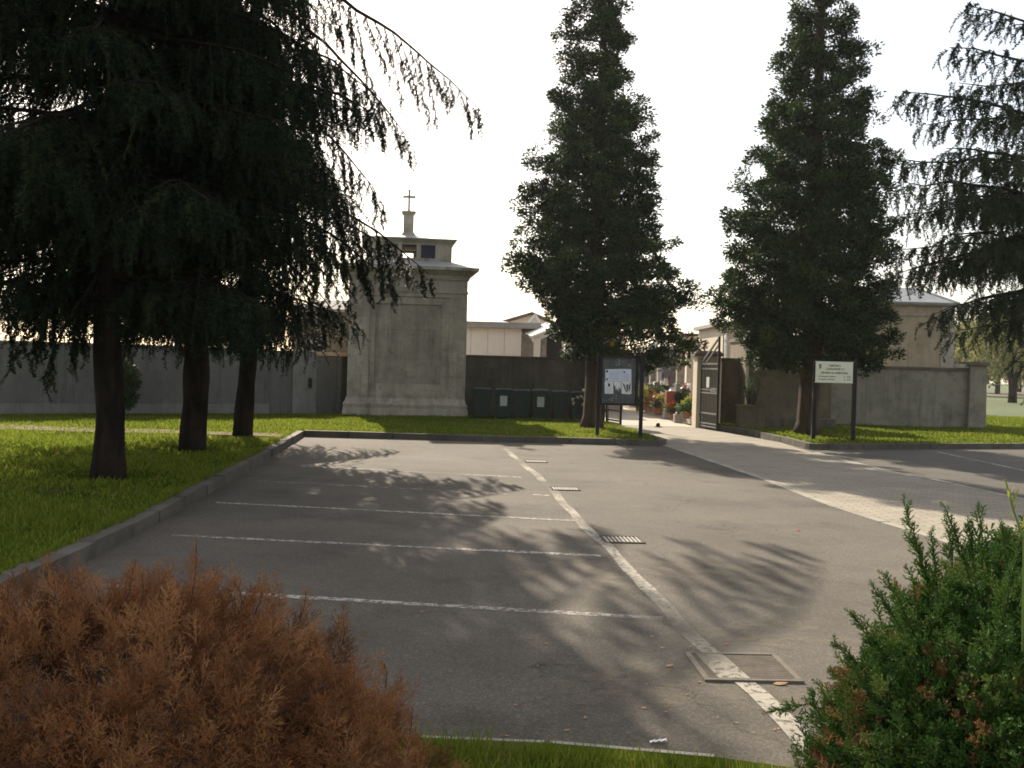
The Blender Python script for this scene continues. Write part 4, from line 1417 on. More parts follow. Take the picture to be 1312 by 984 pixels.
x3, y3 = b3.x, b3.y
ex3 = [((x3, y3, 10.4), tip(621, 146, 21.2), 0.6), ((x3, y3, 9.7), tip(533, 190, 20.8), 0.5), ((x3, y3, 8.9), tip(500, 135, 22.4), 0.4), ((x3, y3, 8.0), tip(492, 262, 20.6), 0.35), ((x3, y3, 7.2), tip(468, 300, 21.5), 0.3),
       ((x3, y3, 5.6), tip(556, 352, 20.4), 0.5), ((x3, y3, 5.4), tip(532, 346, 21.6), 0.5), ((x3, y3, 5.2), tip(505, 366, 19.8), 0.45), ((x3, y3, 4.8), tip(452, 392, 21.0), 0.4), ((x3, y3, 4.3), tip(440, 415, 20.0), 0.4)]


def keep3(p0, p1):
    d = p1 - p0
    lim = np.interp(p1[2], [2, 3.2, 4.5, 6, 7, 8, 9, 10, 12], [2.0, 2.3, 2.1, 2.0, 1.9, 1.8, 1.4, 0.9, 0.8])
    return d[0] < lim


cedar('cedar', b3, 13.2, 0.2, 11, lev3, 'cedar with slimmer trunk nearest the chapel, long limb reaching over it', 'three dark cedars on the lawn', explicit=ex3, keep=keep3, dens=1.55)
lev2 = [(2.8, 6, 3.0, 0.18), (3.2, 7, 3.4, 0.2), (3.8, 7, 3.6, 0.22), (4.5, 7, 3.7, 0.22), (5.2, 8, 3.7, 0.22), (5.9, 8, 3.6, 0.24), (6.6, 8, 3.4, 0.26), (7.3, 8, 3.1, 0.28), (8.0, 8, 2.8, 0.3), (8.8, 7, 2.5, 0.3), (9.6, 7, 2.2, 0.3), (10.4, 7, 1.9, 0.3), (11.3, 6, 1.5, 0.3), (12.2, 5, 1.1, 0.3), (13.1, 5, 0.7, 0.3)]
keep2 = lambda p0, p1: (p1 - p0)[0] < 2.0
cedar('cedar', b2, 14.0, 0.218, 12, lev2, 'middle cedar of the three, thick trunk with a bulge', 'three dark cedars on the lawn', keep=keep2, dens=1.45, bulge=0.14)
lev1 = [(2.75, 5, 2.7, 0.14), (3.5, 7, 3.1, 0.16), (4.1, 8, 3.2, 0.18), (4.7, 8, 3.3, 0.2), (5.3, 8, 3.3, 0.22), (5.9, 8, 3.2, 0.24), (6.6, 8, 3.1, 0.26), (7.3, 8, 2.9, 0.28), (8.1, 8, 2.7, 0.3), (9.0, 7, 2.4, 0.3), (9.9, 7, 2.1, 0.3), (10.8, 6, 1.7, 0.3), (11.8, 5, 1.3, 0.3), (12.8, 5, 0.8, 0.3)]
cedar('cedar', b1, 13.6, 0.192, 13, lev1, 'cedar nearest the camera on the left lawn, leaning dark trunk', 'three dark cedars on the lawn', dens=1.5, lean=(0.012, 0), explicit=[((b1.x, b1.y, 3.0), tip(u, v, y), 0.3) for u, v, y in ((15, 455, 13.2), (60, 478, 12.6), (-60, 440, 14.2), (95, 440, 14.8), (215, 440, 13.4), (30, 420, 15.0))])

# right cedar, trunk just outside the frame, limbs reaching in
br = Vector((9.6, 16.5, LZ - 0.1))
yr = br.y
exr = []
for (u, v, y, dz) in ((1160, 118, 15.6, .5), (1150, 208, 15.9, .1), (1152, 236, 14.9, .0), (1158, 275, 15.8, -.1), (1150, 322, 16.5, -.2), (1168, 345, 15.2, -.3), (1150, 352, 16.0, -1.0), (1195, 402, 15.6, -.5), (1215, 60, 15.8, .6), (1240, 8, 16.2, .8),
                      (1225, 425, 16.4, -.2), (1190, 160, 17.5, .2), (1180, 262, 17.5, 0), (1205, 300, 14.6, 0), (1210, 190, 14.8, .1), (1215, 350, 17.2, -.2), (1225, 110, 17.0, .3), (1240, 250, 14.4, 0), (1250, 385, 15.0, -.4)):
    tp_ = tip(u, v, y)
    exr.append(((br.x, yr, tp_[2] - dz), tp_, 0.22))
exr.append(((br.x, yr, 1.25), tip(1262, 365, 16.0), -0.12))
levr = [(3.6, 4, 1.7, 0.1)] + [(4.1 + .62 * i, 6, 1.8 - .09 * i, -0.03) for i in range(13)]
cedar('cedar', br, 12.2, 0.25, 14, levr, 'grey green cedar at the right edge with limbs reaching into view', None, mat=CEDARG, explicit=exr, dens=1.35, hang=0.7, twl=(0.22, 0.42), subk=0.21, droop=False)


# ---- dense conifers with flat scaly sprays
def kite(l, w):
    return np.array([[[0, 0, 0], [0.45 * l, w, 0.02], [l, 0, -0.02], [0.5 * l, -w, 0.02]]])


def dense_conifer(base, prof, height, r0, seed, label, zlow, nclump=2500, per=105, lump=0.16, ydep=0.92):
    """prof: rows (z, left reach, right reach) from low to high"""
    rng = np.random.default_rng(seed)
    t = thing('conifer', base, label, 'tree', 'two tall conifers flanking the gate')
    b = np.array(base)
    zs, rl, rr = (np.array(c) for c in zip(*prof))
    wood = MB()
    pts, rads = [], []
    for i in range(13):
        s = i / 12
        z = height * s
        pts.append(b + [0.03 * math.sin(i), 0.03 * math.cos(i * 1.7), z - 0.05])
        rads.append(r0 * (1 - s) ** 0.9 + 0.02 + (0.05 if i == 0 else 0))
    pts.insert(1, b + [0, 0, 0.35]); rads.insert(1, r0 * 1.0)
    wood.tube(pts, rads, 26)
    furrow(wood, b, 0.07)
    # branches carry clumps; density follows the area of the outline
    wz = np.interp(np.linspace(zlow, height, 200), zs, (rl + rr) / 2) ** 1.25 + 0.05
    cz = np.cumsum(wz); cz /= cz[-1]
    C, Dd, Sz = [], [], []
    nb = 150
    for k in range(nb):
        z = np.interp((k + rng.uniform(0, 1)) / nb, cz, np.linspace(zlow, height, 200))
        a = k * 2.39996 + rng.uniform(-0.3, 0.3)
        ca, sa = math.cos(a), math.sin(a)
        side = np.interp(z, zs, rr) if ca > 0 else np.interp(z, zs, rl)
        mean = (np.interp(z, zs, rl) + np.interp(z, zs, rr)) / 2
        R = side * abs(ca) + mean * ydep * (1 - abs(ca))
        R = max(0.25, R - (0.10 if z < 5 else 0.2)) * rng.uniform(0.84, 1.05)
        p0 = b + [0, 0, z - 0.15 * R]
        p1 = b + [ca * R, sa * R, z + rng.uniform(-0.05, 0.25)]
        wood.tube([tuple(p0), tuple((p0 + p1) / 2 + [0, 0, -0.05]), tuple(p1)], [0.035, 0.022, 0.008], 4, cap=False)
        m = max(4, int(nclump / nb * (0.35 + 0.65 * R / max(rr.max(), 0.1))))
        for i in range(m):
            s = 0.28 + 0.72 * ((i + rng.uniform(0, 1)) / m) ** 0.8
            sp = 0.08 + 0.15 * R * (1 - s) + 0.05 * R
            q = p0 * (1 - s) + p1 * s + rng.normal(0, 1, 3) * [sp * 0.75, sp * 0.75, 0.13]
            C.append(q); Dd.append([ca, sa, rng.uniform(-0.15, 0.5)]); Sz.append(rng.uniform(0.7, 1.25))
    C, Dd, Sz = np.array(C), np.array(Dd), np.array(Sz)
    n = len(C)
    out_d = unit(Dd)
    # leaf sprays fan out of each clump centre
    r = rng.normal(0, 1, (n, per, 3))
    r = unit(r) * rng.uniform(0.1, 1, (n, per, 1)) ** 0.6
    off = r * (Sz[:, None, None] * np.array([0.25, 0.25, 0.17]))
    O = (C[:, None] + off + out_d[:, None] * 0.05).reshape(-1, 3)
    D = unit(off * 2.2 + out_d[:, None] * 0.22 + rng.normal(0, 0.09, (n, per, 3)) + np.array([0, 0, 0.05])).reshape(-1, 3)
    fr = frames(D, rng=rng)
    k = len(O)
    S = np.stack([rng.uniform(0.7, 1.35, k)] * 3, 1)
    V = place(kite(0.092, 0.021), O, fr, S)
    tint = np.clip(np.repeat(rng.normal(0.42, 0.3, n), per) + rng.normal(0, 0.12, k), 0, 1)
    build('trunk', wood, BARKR, t, smooth=True)
    tri_mesh('crown', V, CYPR, t, tint, 4)
    return t


def outline(pix, base, y, tip_z, u_axis_base):
    rows = []
    for (v, ul, ur) in pix:
        pl, pr = P(ul, v, y), P(ur, v, y)
        rows.append(((pl.z + pr.z) / 2, max(0.15, base.x - pl.x), max(0.15, pr.x - base.x)))
    rows.append((tip_z, 0.08, 0.08))
    rows = sorted(rows)
    z0 = rows[0][0]
    return [(z - base.z, l, r) for z, l, r in rows]


bc = G(758, 548, LZ)
pix = [(458, 735, 872), (445, 722, 893), (430, 712, 893), (415, 706, 890), (400, 694, 888), (385, 684, 897), (372, 672, 893), (358, 660, 880), (345, 656, 868), (330, 652, 858), (312, 655, 853), (290, 656, 850), (275, 655, 846), (250, 658, 840), (235, 657, 838), (222, 662, 845), (205, 670, 845), (190, 682, 836), (172, 697, 838), (150, 697, 843), (130, 703, 836), (110, 712, 822), (98, 712, 806), (88, 716, 790), (75, 712, 805), (60, 712, 820), (48, 714, 820), (30, 722, 808), (10, 724, 806), (-20, 728, 800), (-60, 734, 795)]
dense_conifer(bc, outline(pix, bc, bc.y, 15.2, 758), 15.0, 0.235, 21, 'tall conifer behind the notice board, left of the gate', 1.95)
bd = G(1034, 556.5, LZ)
pix = [(466, 965, 1132), (452, 945, 1146), (440, 942, 1148), (425, 918, 1147), (410, 912, 1144), (398, 908, 1143), (380, 912, 1140), (362, 920, 1139), (345, 925, 1143), (328, 924, 1147), (312, 926, 1147), (295, 924, 1146), (280, 930, 1140), (265, 936, 1142), (250, 937, 1147), (232, 938, 1150), (215, 945, 1150), (200, 955, 1147), (185, 970, 1136), (170, 966, 1130), (150, 963, 1124), (135, 975, 1118), (115, 986, 1118), (95, 990, 1117), (70, 994, 1112), (45, 997, 1105), (20, 1004, 1098), (0, 1010, 1094), (-40, 1018, 1088), (-80, 1026, 1080)]
dense_conifer(bd, outline(pix, bd, bd.y, 15.6, 1034), 15.4, 0.27, 22, 'tall conifer behind the opening hours sign, right of the gate', 1.9)
# bare low branch of the left conifer with a yellow tag hanging from it is part of its own thing
q0, q1 = P(768, 440, bc.y), P(786, 432, bc.y)
tg = P(784, 440, bc.y - .1)
t = thing('hanging_trap', (tg.x, tg.y, tg.z - .12), 'small yellow plastic trap hanging below the left conifer', 'trap')
build('body', MB().lathe((tg.x, tg.y, tg.z - .10), [(0.05, 0), (0.06, 0.03), (0.06, 0.13), (0.035, 0.17)], 12), YELLOW, t, smooth=True)
build('cord', MB().tube([(tg.x, tg.y, tg.z + .07), (tg.x + .01, tg.y, tg.z + .75)], 0.006, 5), TWIG, t)


# ---- generic leafy shrubs and far broad-leaved trees
def leaf_cloud(rng, C, R, per, l, w, flat=0.75):
    n = len(C)
    r = unit(rng.normal(0, 1, (n, per, 3))) * rng.uniform(0.05, 1, (n, per, 1)) ** 0.5
    O = (C[:, None] + r * (R[:, None, None] * np.array([1, 1, flat]))).reshape(-1, 3)
    D = unit(r * 1.0 + rng.normal(0, 0.6, (n, per, 3))).reshape(-1, 3)
    k = len(O)
    V = place(kite(l, w), O, frames(D, rng=rng), np.stack([rng.uniform(0.65, 1.3, k)] * 3, 1))
    tint = np.clip(np.repeat(rng.normal(0.5, 0.2, n), per) + rng.normal(0, 0.13, k), 0, 1)
    return V, tint


def small_shrub(name, c, rx, h, seed, m, label, cat='shrub', group=None, l=0.07, w=0.022, n=40, per=45, stems=5, bark=None, root=None):
    rng = np.random.default_rng(seed)
    t = root or thing(name, c, label, cat, group)
    c = np.array(c)
    wood = MB()
    C, R = [], []
    for i in range(n):
        d = unit(rng.normal(0, 1, 3) + [0, 0, 0.35])
        q = c + [0, 0, h * 0.5] + d * [rx * 0.72, rx * 0.72, h * 0.42] * rng.uniform(0.4, 1)
        C.append(q); R.append(rx * rng.uniform(0.22, 0.38))
    for i in range(stems):
        q = C[i * (n // stems)]
        wood.tube([tuple(c + rng.normal(0, 0.03, 3) * [1, 1, 0]), tuple((c + q) / 2 + [0, 0, 0.05]), tuple(q)], [0.018, 0.012, 0.005], 5, cap=False)
    V, tint = leaf_cloud(rng, np.array(C), np.array(R), per, l, w)
    V[:, :, 2] = np.maximum(V[:, :, 2], c[2] + 0.005)
    build('stems', wood, bark or TWIG, t)
    tri_mesh('foliage', V, m, t, tint, 4)
    return t


sb = G(163, 533, LZ)
small_shrub('shrub', (sb.x, sb.y - .3, LZ), 0.5, 1.55, 31, CYPR, 'dark narrow evergreen shrub against the wall behind the nearest cedar', n=110, per=60, l=0.09, w=0.025)


def far_tree(c, h, cw, ch, tr, seed, m, label, pollard=False, n=90, per=60, l=0.32, w=0.1, group=None):
    rng = np.random.default_rng(seed)
    t = thing('broadleaf_tree', c, label, 'tree', group)
    c = np.array(c)
    wood = MB()
    th = h - ch * (0.95 if pollard else 0.9)
    if pollard:
        wood.tube([tuple(c), tuple(c + [0, 0, th * 0.5]), tuple(c + [0, 0, th])], [tr * 1.15, tr, tr * 1.25], 10)
        for k in range(9):
            a = 2 * np.pi * k / 9
            d = np.array([math.cos(a), math.sin(a), 0])
            wood.tube([tuple(c + [0, 0, th - .1] + d * tr * .5), tuple(c + [0, 0, th + .7] + d * tr * 2.0), tuple(c + [0, 0, th + ch * .7] + d * cw * .5)], [tr * .42, tr * .25, 0.02], 6, cap=False)
    else:
        wood.tube([tuple(c), tuple(c + [0.05, 0, th]), tuple(c + [0, 0.1, h * 0.85])], [tr * 1.2, tr, 0.03], 8)
        for k in range(7):
            a = 2.4 * k
            d = np.array([math.cos(a), math.sin(a), 0])
            z = th + ch * 0.6 * k / 7
            wood.tube([tuple(c + [0, 0, z]), tuple(c + [0, 0, z + .25 * ch] + d * cw * .55)], [tr * .4, 0.02], 5, cap=False)
    C, R = [], []
    for i in range(n):
        d = unit(rng.normal(0, 1, 3))
        q = c + [0, 0, h - ch / 2] + d * [cw, cw, ch / 2] * rng.uniform(0.25, 1) ** 0.6
        C.append(q); R.append(cw * rng.uniform(0.16, 0.34))
    V, tint = leaf_cloud(rng, np.array(C), np.array(R), per, l, w)
    build('trunk', wood, BARK, t, smooth=True)
    tri_mesh('crown', V, m, t, tint, 4)
    return t


pt = G(1297, 516, 0)
far_tree((pt.x, pt.y, 0), 7.2, 3.8, 5.6, 0.3, 41, BROAD, 'pollarded tree with stubby dark trunk in the far field', pollard=True, n=120, per=60, l=0.24, w=0.07)
ft = [((1246, 110), 8.0, 4.0, BROAD, 'yellowing far tree seen just right of the end pier'), ((1278, 128), 11.0, 5.0, BROADG, 'green far tree behind and left of the pollarded tree'),
      ((1330, 118), 10.5, 5.2, BROAD, 'far yellow green tree at the right edge of the photo'), ((1222, 140), 9.5, 4.8, BROADG, 'far green tree half hidden behind the end pier'), ((1380, 150), 13, 6.0, BROADG, 'tall far tree beyond the right edge of the field'), ((1306, 155), 13.5, 6.0, BROADG, 'tallest far tree, behind the pollarded tree')]
for i, ((u, y), h, cw, m, lab) in enumerate(ft):
    p = P(u, 500, y)
    far_tree((p.x, y, 0), h, cw, h * 0.88, 0.28, 50 + i, m, lab, n=110, per=60, l=0.42, w=0.13, group='trees beyond the field')

# ---- the two foreground junipers
def juniper_spray(rng, nside=9, fine=False, w0=0.034):
    """a shoot of length 1 along +x with side branchlets of small overlapping scales"""
    T = []
    def scale_run(p0, d, L, w, k):
        d = d / np.linalg.norm(d)
        for i in range(k):
            s = i / k
            q = p0 + d * L * s
            ll = L / k * 1.7
            a = rng.uniform(0, np.pi)
            y = np.cross(d, [0.3, 0.2, 1.0]); y /= np.linalg.norm(y)
            z = np.cross(d, y)
            ww = w * (1 - 0.55 * s)
            yy = (y * math.cos(a) + z * math.sin(a)) * ww
            tipq = q + d * ll + (y * rng.uniform(-1, 1) + z * rng.uniform(-1, 1)) * w * 0.7
            T.append([q, q + d * ll * 0.45 + yy, tipq, q + d * ll * 0.45 - yy])
    w = 0.016 if fine else w0
    scale_run(np.zeros(3), np.array([1, 0, 0.0]), 1.0, w * 1.15, 9)
    for i in range(nside):
        s = 0.12 + 0.8 * i / nside
        a = i * 2.4 + rng.uniform(-0.4, 0.4)
        d = np.array([rng.uniform(0.8, 1.3), math.cos(a), math.sin(a) * 0.8])
        L = 0.42 * (1.08 - s) + 0.1
        p0 = np.array([s, 0, 0.0])
        scale_run(p0, d, L, w, 6)
        dn = d / np.linalg.norm(d)
        for h_ in (0.4, 0.7):
            d2 = dn + rng.normal(0, 0.45, 3)
            scale_run(p0 + dn * L * h_, d2, L * 0.45, w * 0.9, 3)
    return np.array(T)


_r = np.random.default_rng(8)
SPR_G = [juniper_spray(_r, 9, False, 0.052) for _ in range(5)]
SPR_S = [juniper_spray(_r) for _ in range(5)]
SPR_B = [juniper_spray(_r, 10, True) for _ in range(5)]


def juniper(c, rx, ry, h, seed, mats, sprays, label, nclump, per, ln, inner, shoots=(), brown=0.0, cone=0.55, lumps=(-0.08, 0.13), depth=(0.78, 0.99), holes=0):
    rng = np.random.default_rng(seed)
    c = np.array(c)
    t = thing('juniper_bush', tuple(c), label, 'bush')
    # irregular shell: lumps push out of an ellipsoid
    lump_d = unit(rng.normal(0, 1, (26, 3)) + [0, 0, 0.4])
    lump_a = rng.uniform(lumps[0], lumps[1], 26)
    hole_d = unit(rng.normal(0, 1, (max(holes, 1), 3)) * [1, 1, 0.5] + [0, -0.8, 0.25])
    def shell(d):
        r = 1.0 + sum(a * np.exp(8 * ((d * l).sum(-1) - 1)) for a, l in zip(lump_a, lump_d))
        return r
    O, D, Ls, Mi, Tn = [], [], [], [], []
    for i in range(nclump):
        d = rng.normal(0, 1, 3); d[2] = abs(d[2]) * 1.1 - 0.12
        d = d / np.linalg.norm(d)
        if holes and ((d * hole_d).sum(1) > 0.9935).any():
            continue
        r = shell(d) * rng.uniform(*depth)
        q = c + d * r * [rx, ry, h]
        nrm = unit(d / np.array([rx, ry, h]))
        isb = rng.uniform() < brown
        tn = rng.normal(0.5, 0.27)
        for k in range(per):
            dd = unit(nrm * 1.0 + np.array([0, 0, 0.45]) + rng.normal(0, cone, 3))
            O.append(q - nrm * 0.08 + rng.normal(0, 0.035, 3)); D.append(dd); Ls.append(ln * rng.uniform(0.65, 1.3)); Mi.append(1 if isb else 0); Tn.append(tn + rng.normal(0, 0.12))
    wood = MB()
    for (p, q) in shoots:
        p, q = np.array(p), np.array(q)
        L = np.linalg.norm(q - p)
        dr = (q - p) / L
        wood.tube([tuple(p), tuple((p + q) / 2 + [0.006, 0, 0.004]), tuple(q)], [0.0022, 0.0016, 0.001], 4, cap=False)
        m = int(L / 0.016)
        for k in range(m):
            s = (k + 0.5) / m
            O.append(p + (q - p) * s); D.append(unit(dr * 1.5 + rng.normal(0, 0.42, 3))); Ls.append((0.062 * (1 - s) ** 0.7 + 0.022) * rng.uniform(0.7, 1.2)); Mi.append(0); Tn.append(0.6 + rng.normal(0, 0.1))
    O, D, Ls, Mi, Tn = np.array(O), np.array(D), np.array(Ls), np.array(Mi), np.clip(np.array(Tn), 0, 1)
    ch = rng.integers(0, 5, len(O))
    Vs, ts, ms = [], [], []
    for k in range(5):
        m = ch == k
        V = place(sprays[k], O[m], frames(D[m], rng=rng), np.stack([Ls[m]] * 3, 1))
        Vs.append(V); ts.append(np.repeat(Tn[m], len(sprays[k]))); ms.append(np.repeat(Mi[m], len(sprays[k])))
    V, tt, mi = np.concatenate(Vs), np.concatenate(ts), np.concatenate(ms)
    ok = V[:, :, 2].min(1) > 0.02
    tri_mesh('foliage', V[ok], mats, t, tt[ok], 4, mi[ok])
    # dark woody inside
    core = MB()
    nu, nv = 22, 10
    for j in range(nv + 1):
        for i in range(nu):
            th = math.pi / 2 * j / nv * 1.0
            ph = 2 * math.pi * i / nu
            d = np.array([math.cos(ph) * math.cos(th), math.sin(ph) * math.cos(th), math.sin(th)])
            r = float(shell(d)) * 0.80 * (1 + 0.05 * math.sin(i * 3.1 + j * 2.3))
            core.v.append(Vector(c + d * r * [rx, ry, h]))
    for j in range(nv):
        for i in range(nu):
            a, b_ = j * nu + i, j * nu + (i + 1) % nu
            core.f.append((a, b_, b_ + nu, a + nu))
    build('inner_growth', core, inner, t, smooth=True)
    for i in range(60):
        d = rng.normal(0, 1, 3); d[2] = abs(d[2]); d = d / np.linalg.norm(d)
        p0 = c + d * 0.55 * [rx, ry, h]; p1 = c + d * rng.uniform(0.85, 0.97) * [rx, ry, h]
        wood.tube([tuple(p0), tuple((p0 + p1) / 2 + rng.normal(0, .03, 3)), tuple(p1)], [0.010, 0.007, 0.003], 5, cap=False)
    build('stems', wood, TWIG, t)
    return t


shb = []
_s = random.Random(4)
for (u, v, y, l) in ((252, 692, 3.25, .20), (170, 728, 3.2, .12), (182, 735, 3.15, .10), (392, 757, 3.3, .1), (337, 755, 3.2, .08), (440, 795, 3.3, .08), (60, 742, 3.0, .08), (300, 745, 3.15, .07), (120, 745, 3.1, .08), (528, 905, 3.5, .14), (492, 850, 3.45, .08)):
    q = P(u, v, y)
    shb.append((tuple(q + Vector((_s.uniform(-.03, .04), 0.0, -l))), tuple(q)))
juniper((-1.40, 3.2, 0.03), 1.40, 0.95, 0.97, 61, [JUNB, JUNB], SPR_B, 'dead rust brown juniper bush in the left foreground', 2000, 14, 0.088, TWIG, shb, 0.0, 0.55, lumps=(-0.12, 0.12), holes=12)
shg = []
for (u, v, y, l, dx) in ((1157, 640, 3.15, .32, .10), (1210, 648, 3.1, .24, .09), (1253, 650, 3.05, .18, .02), (1240, 672, 3.05, .12, .02), (1133, 735, 3.2, .19, .10), (1118, 752, 3.2, .16, .11), (1192, 680, 3.15, .22, .03), (1284, 675, 3.0, .08, .01), (1090, 785, 3.2, .15, .12), (1217, 685, 3.1, .1, .01), (1305, 700, 2.6, .30, -.06), (982, 912, 3.3, .16, .14), (1068, 820, 3.25, .12, .12), (1040, 890, 3.2, .08, .03)):
    q = P(u, v, y)
    shg.append((tuple(q + Vector((dx, 0.0, -l if u != 982 else .03))), tuple(q)))
juniper((2.23, 3.15, 0.03), 1.42, 1.02, 1.23, 62, [JUNG, JUNP], SPR_G, 'green juniper bush with brown patches in the right foreground', 3300, 12, 0.062, TWIGG, shg, 0.09, 0.55, lumps=(-0.06, 0.09), depth=(0.88, 0.99), holes=5)

# tall weed at the right edge, rising beside the green juniper
q = P(1312, 690, 2.9)
t = thing('weed', (q.x, 2.9, 0.05), 'thin yellow green weed stalk rising above the green juniper', 'weed')
wd = MB()
tp = [P(1288, 614, 2.9), P(1299, 655, 2.9), P(1312, 690, 2.9), Vector((q.x + .03, 2.9, 0.05))]
wd.tube([tuple(p) for p in tp], [0.002, 0.003, 0.004, 0.006], 6)
build('stem', wd, plain('weed_stem', (0.18, 0.24, 0.06), 0.6), t)
C, D_ = [], []
lv = []
rng = np.random.default_rng(77)
for (u0, v0, u1, v1) in ((1290, 628, 1284, 612), (1293, 640, 1291, 622), (1296, 648, 1306, 624), (1298, 655, 1304, 640), (1302, 668, 1290, 650), (1310, 685, 1297, 680), (1308, 680, 1318, 650), (1294, 636, 1300, 620)):
    a_, b_ = np.array(P(u0, v0, 2.9)), np.array(P(u1, v1, 2.88))
    C.append(a_); D_.append(b_ - a_)
C, D_ = np.array(C), np.array(D_)
L = np.linalg.norm(D_, axis=1)
V = place(kite(1.0, 0.07), C, frames(D_, rng=rng), np.stack([L] * 3, 1))
tri_mesh('leaves', V, YSHRUB, t, rng.uniform(0, .6, len(V)), 4)

# ---- grass
def in_poly(x, y, poly):
    c = np.zeros(len(x), bool)
    n = len(poly)
    for i in range(n):
        (x0, y0), (x1, y1) = poly[i][:2], poly[(i + 1) % n][:2]
        if y0 == y1:
            continue
        c ^= ((y0 > y) != (y1 > y)) & (x < (x1 - x0) * (y - y0) / (y1 - y0) + x0)
    return c


def blades(name, poly, z, n, h, w, seed, bbox, label, bare=None, dense_near=False):
    rng = np.random.default_rng(seed)
    x = rng.uniform(bbox[0], bbox[1], n)
    y = bbox[2] + (bbox[3] - bbox[2]) * rng.uniform(0, 1, n) ** (1.25 if dense_near else 1.0)
    m = in_poly(x, y, poly)
    if bare is not None:
        m &= ~bare(x, y, rng)
    # clumpy growth
    k = np.sin(x * 2.1 + np.sin(y * 1.7) * 2) + np.sin(y * 2.6 + np.sin(x * 1.3) * 2)
    m &= rng.uniform(-2.6, 2.0, n) < k + 1.0
    x, y, k = x[m], y[m], k[m]
    c = len(x)
    a = rng.uniform(0, 2 * np.pi, c)
    hh = h * rng.uniform(0.45, 1.25, c) * (1 + 0.2 * k)
    ww = w * rng.uniform(0.7, 1.3, c)
    ln = rng.normal(0, 0.42, (c, 2)) * hh[:, None]
    dx, dy = np.cos(a) * ww, np.sin(a) * ww
    V = np.zeros((c, 3, 3))
    V[:, 0] = np.stack([x - dx, y - dy, np.full(c, z - 0.005)], 1)
    V[:, 1] = np.stack([x + dx, y + dy, np.full(c, z - 0.005)], 1)
    V[:, 2] = np.stack([x + ln[:, 0], y + ln[:, 1], z + hh], 1)
    tint = np.clip(rng.normal(0.42, 0.2, c) + 0.05 * np.sin(x * 0.9) + (rng.uniform(0, 1, c) > 0.96) * 0.5, 0, 1)
    o = tri_mesh(name, V, GRASS, None, tint)
    return tag(o, label, 'grass', kind='stuff')


def bare_l(x, y, rng):
    tr = (y > 21.15 + 0.033 * (x + 20) + rng.uniform(-.25, .25, len(x))) & (y < 23.75 - 0.066 * (x + 20) + rng.uniform(-.3, .3, len(x))) & (x < -4.9) & (rng.uniform(0, 1, len(x)) < 0.86 - 0.035 * np.clip(x + 14, 0, 10))
    k_ = np.sin(x * 1.1 + 1.9 * np.sin(y * 0.7)) * np.sin(y * 1.3 + 1.6 * np.sin(x * 0.8 + 2))
    tr |= (k_ > 0.62) & (rng.uniform(0, 1, len(x)) < 0.6)
    for p in (b1, b2, b3):
        dd_ = (x - p.x) ** 2 + (y - p.y) ** 2
        tr |= (dd_ < 1.2) & (rng.uniform(0, 1.2, len(x)) > dd_)
    for p in (b1, b2, b3, bc):
        tr |= (x - p.x) ** 2 + (y - p.y) ** 2 < 0.11
    return tr


blades('grass', lawn_l, LZ, 420000, 0.06, 0.013, 71, (-17, 3.6, 6.5, 34), 'short bright green grass of the left lawn', bare_l, True)
_e = [Vector((p.x, p.y, 0)) for p in kl_s]
blades('grass', [(p.x - 0.24, p.y) for p in _e] + [(p.x - 0.13, p.y) for p in _e[::-1]], LZ, 90000, 0.075, 0.009, 75, (-5.4, -3.4, 6, 24.2), 'longer ragged grass hanging over the left kerb')
blades('grass', lawn_r, LZ, 150000, 0.06, 0.018, 72, (6, 24, 23.8, 46), 'short green grass of the lawn right of the gate', lambda x, y, r: (x - bd.x) ** 2 + (y - bd.y) ** 2 < 0.5 * r.uniform(0, 1, len(x)))
blades('grass', [(x, y - 0.1) for x, y in vp] + [(6, 2.6), (-4, 2.6)], 0.05, 42000, 0.075, 0.004, 73, (-2.2, 4, 2.8, 4.7), 'ragged green grass on the foreground verge')
# a few longer stalks by the dead juniper
blades('grass', [(-0.45, 3.9), (-0.45, 4.62), (-0.05, 4.62), (-0.05, 3.9)], 0.05, 260, 0.16, 0.004, 74, (-0.45, -0.05, 3.9, 4.62), 'longer grass stalks on the verge beside the dead juniper')
# ------------------------------------------------------------------ notice board
nb0, nb1 = G(766, 560, LZ), G(819, 560, LZ)
t = thing('notice_board', ((nb0.x + nb1.x) / 2, nb0.y, LZ), 'dark steel notice board with torn white papers on two posts', 'notice board')
yb = (nb0.y + nb1.y) / 2
for p, w in ((nb0, 0.085), (nb1, 0.085)):
    build('post', MB().box(p.x - w / 2, p.x + w / 2, yb - w / 2, yb + w / 2, LZ - 0.1, P(768, 451, yb).z), STEEL, t)
xb0, xb1 = P(771.6, 490, yb).x, P(814, 490, yb).x
zb0, zb1 = P(792, 516.5, yb).z, P(792, 458.5, yb).z
fy = yb - 0.10
mb = MB().box(xb0, xb1, fy + 0.022, fy + 0.12, zb0, zb1)
build('backing', mb, BOARD, t)
mb = MB()
fw = 0.05
mb.box(xb0 - .01, xb1 + .01, fy - .015, fy + .13, zb1 + .001, zb1 + fw).box(xb0 - .01, xb1 + .01, fy - .015, fy + .13, zb0 - fw, zb0 - .001)
mb.box(xb0 - .01 - fw, xb0 - .011, fy - .015, fy + .13, zb0 - fw, zb1 + fw).box(xb1 + .011, xb1 + .01 + fw, fy - .015, fy + .13, zb0 - fw, zb1 + fw)
build('frame', mb, STEEL, t)
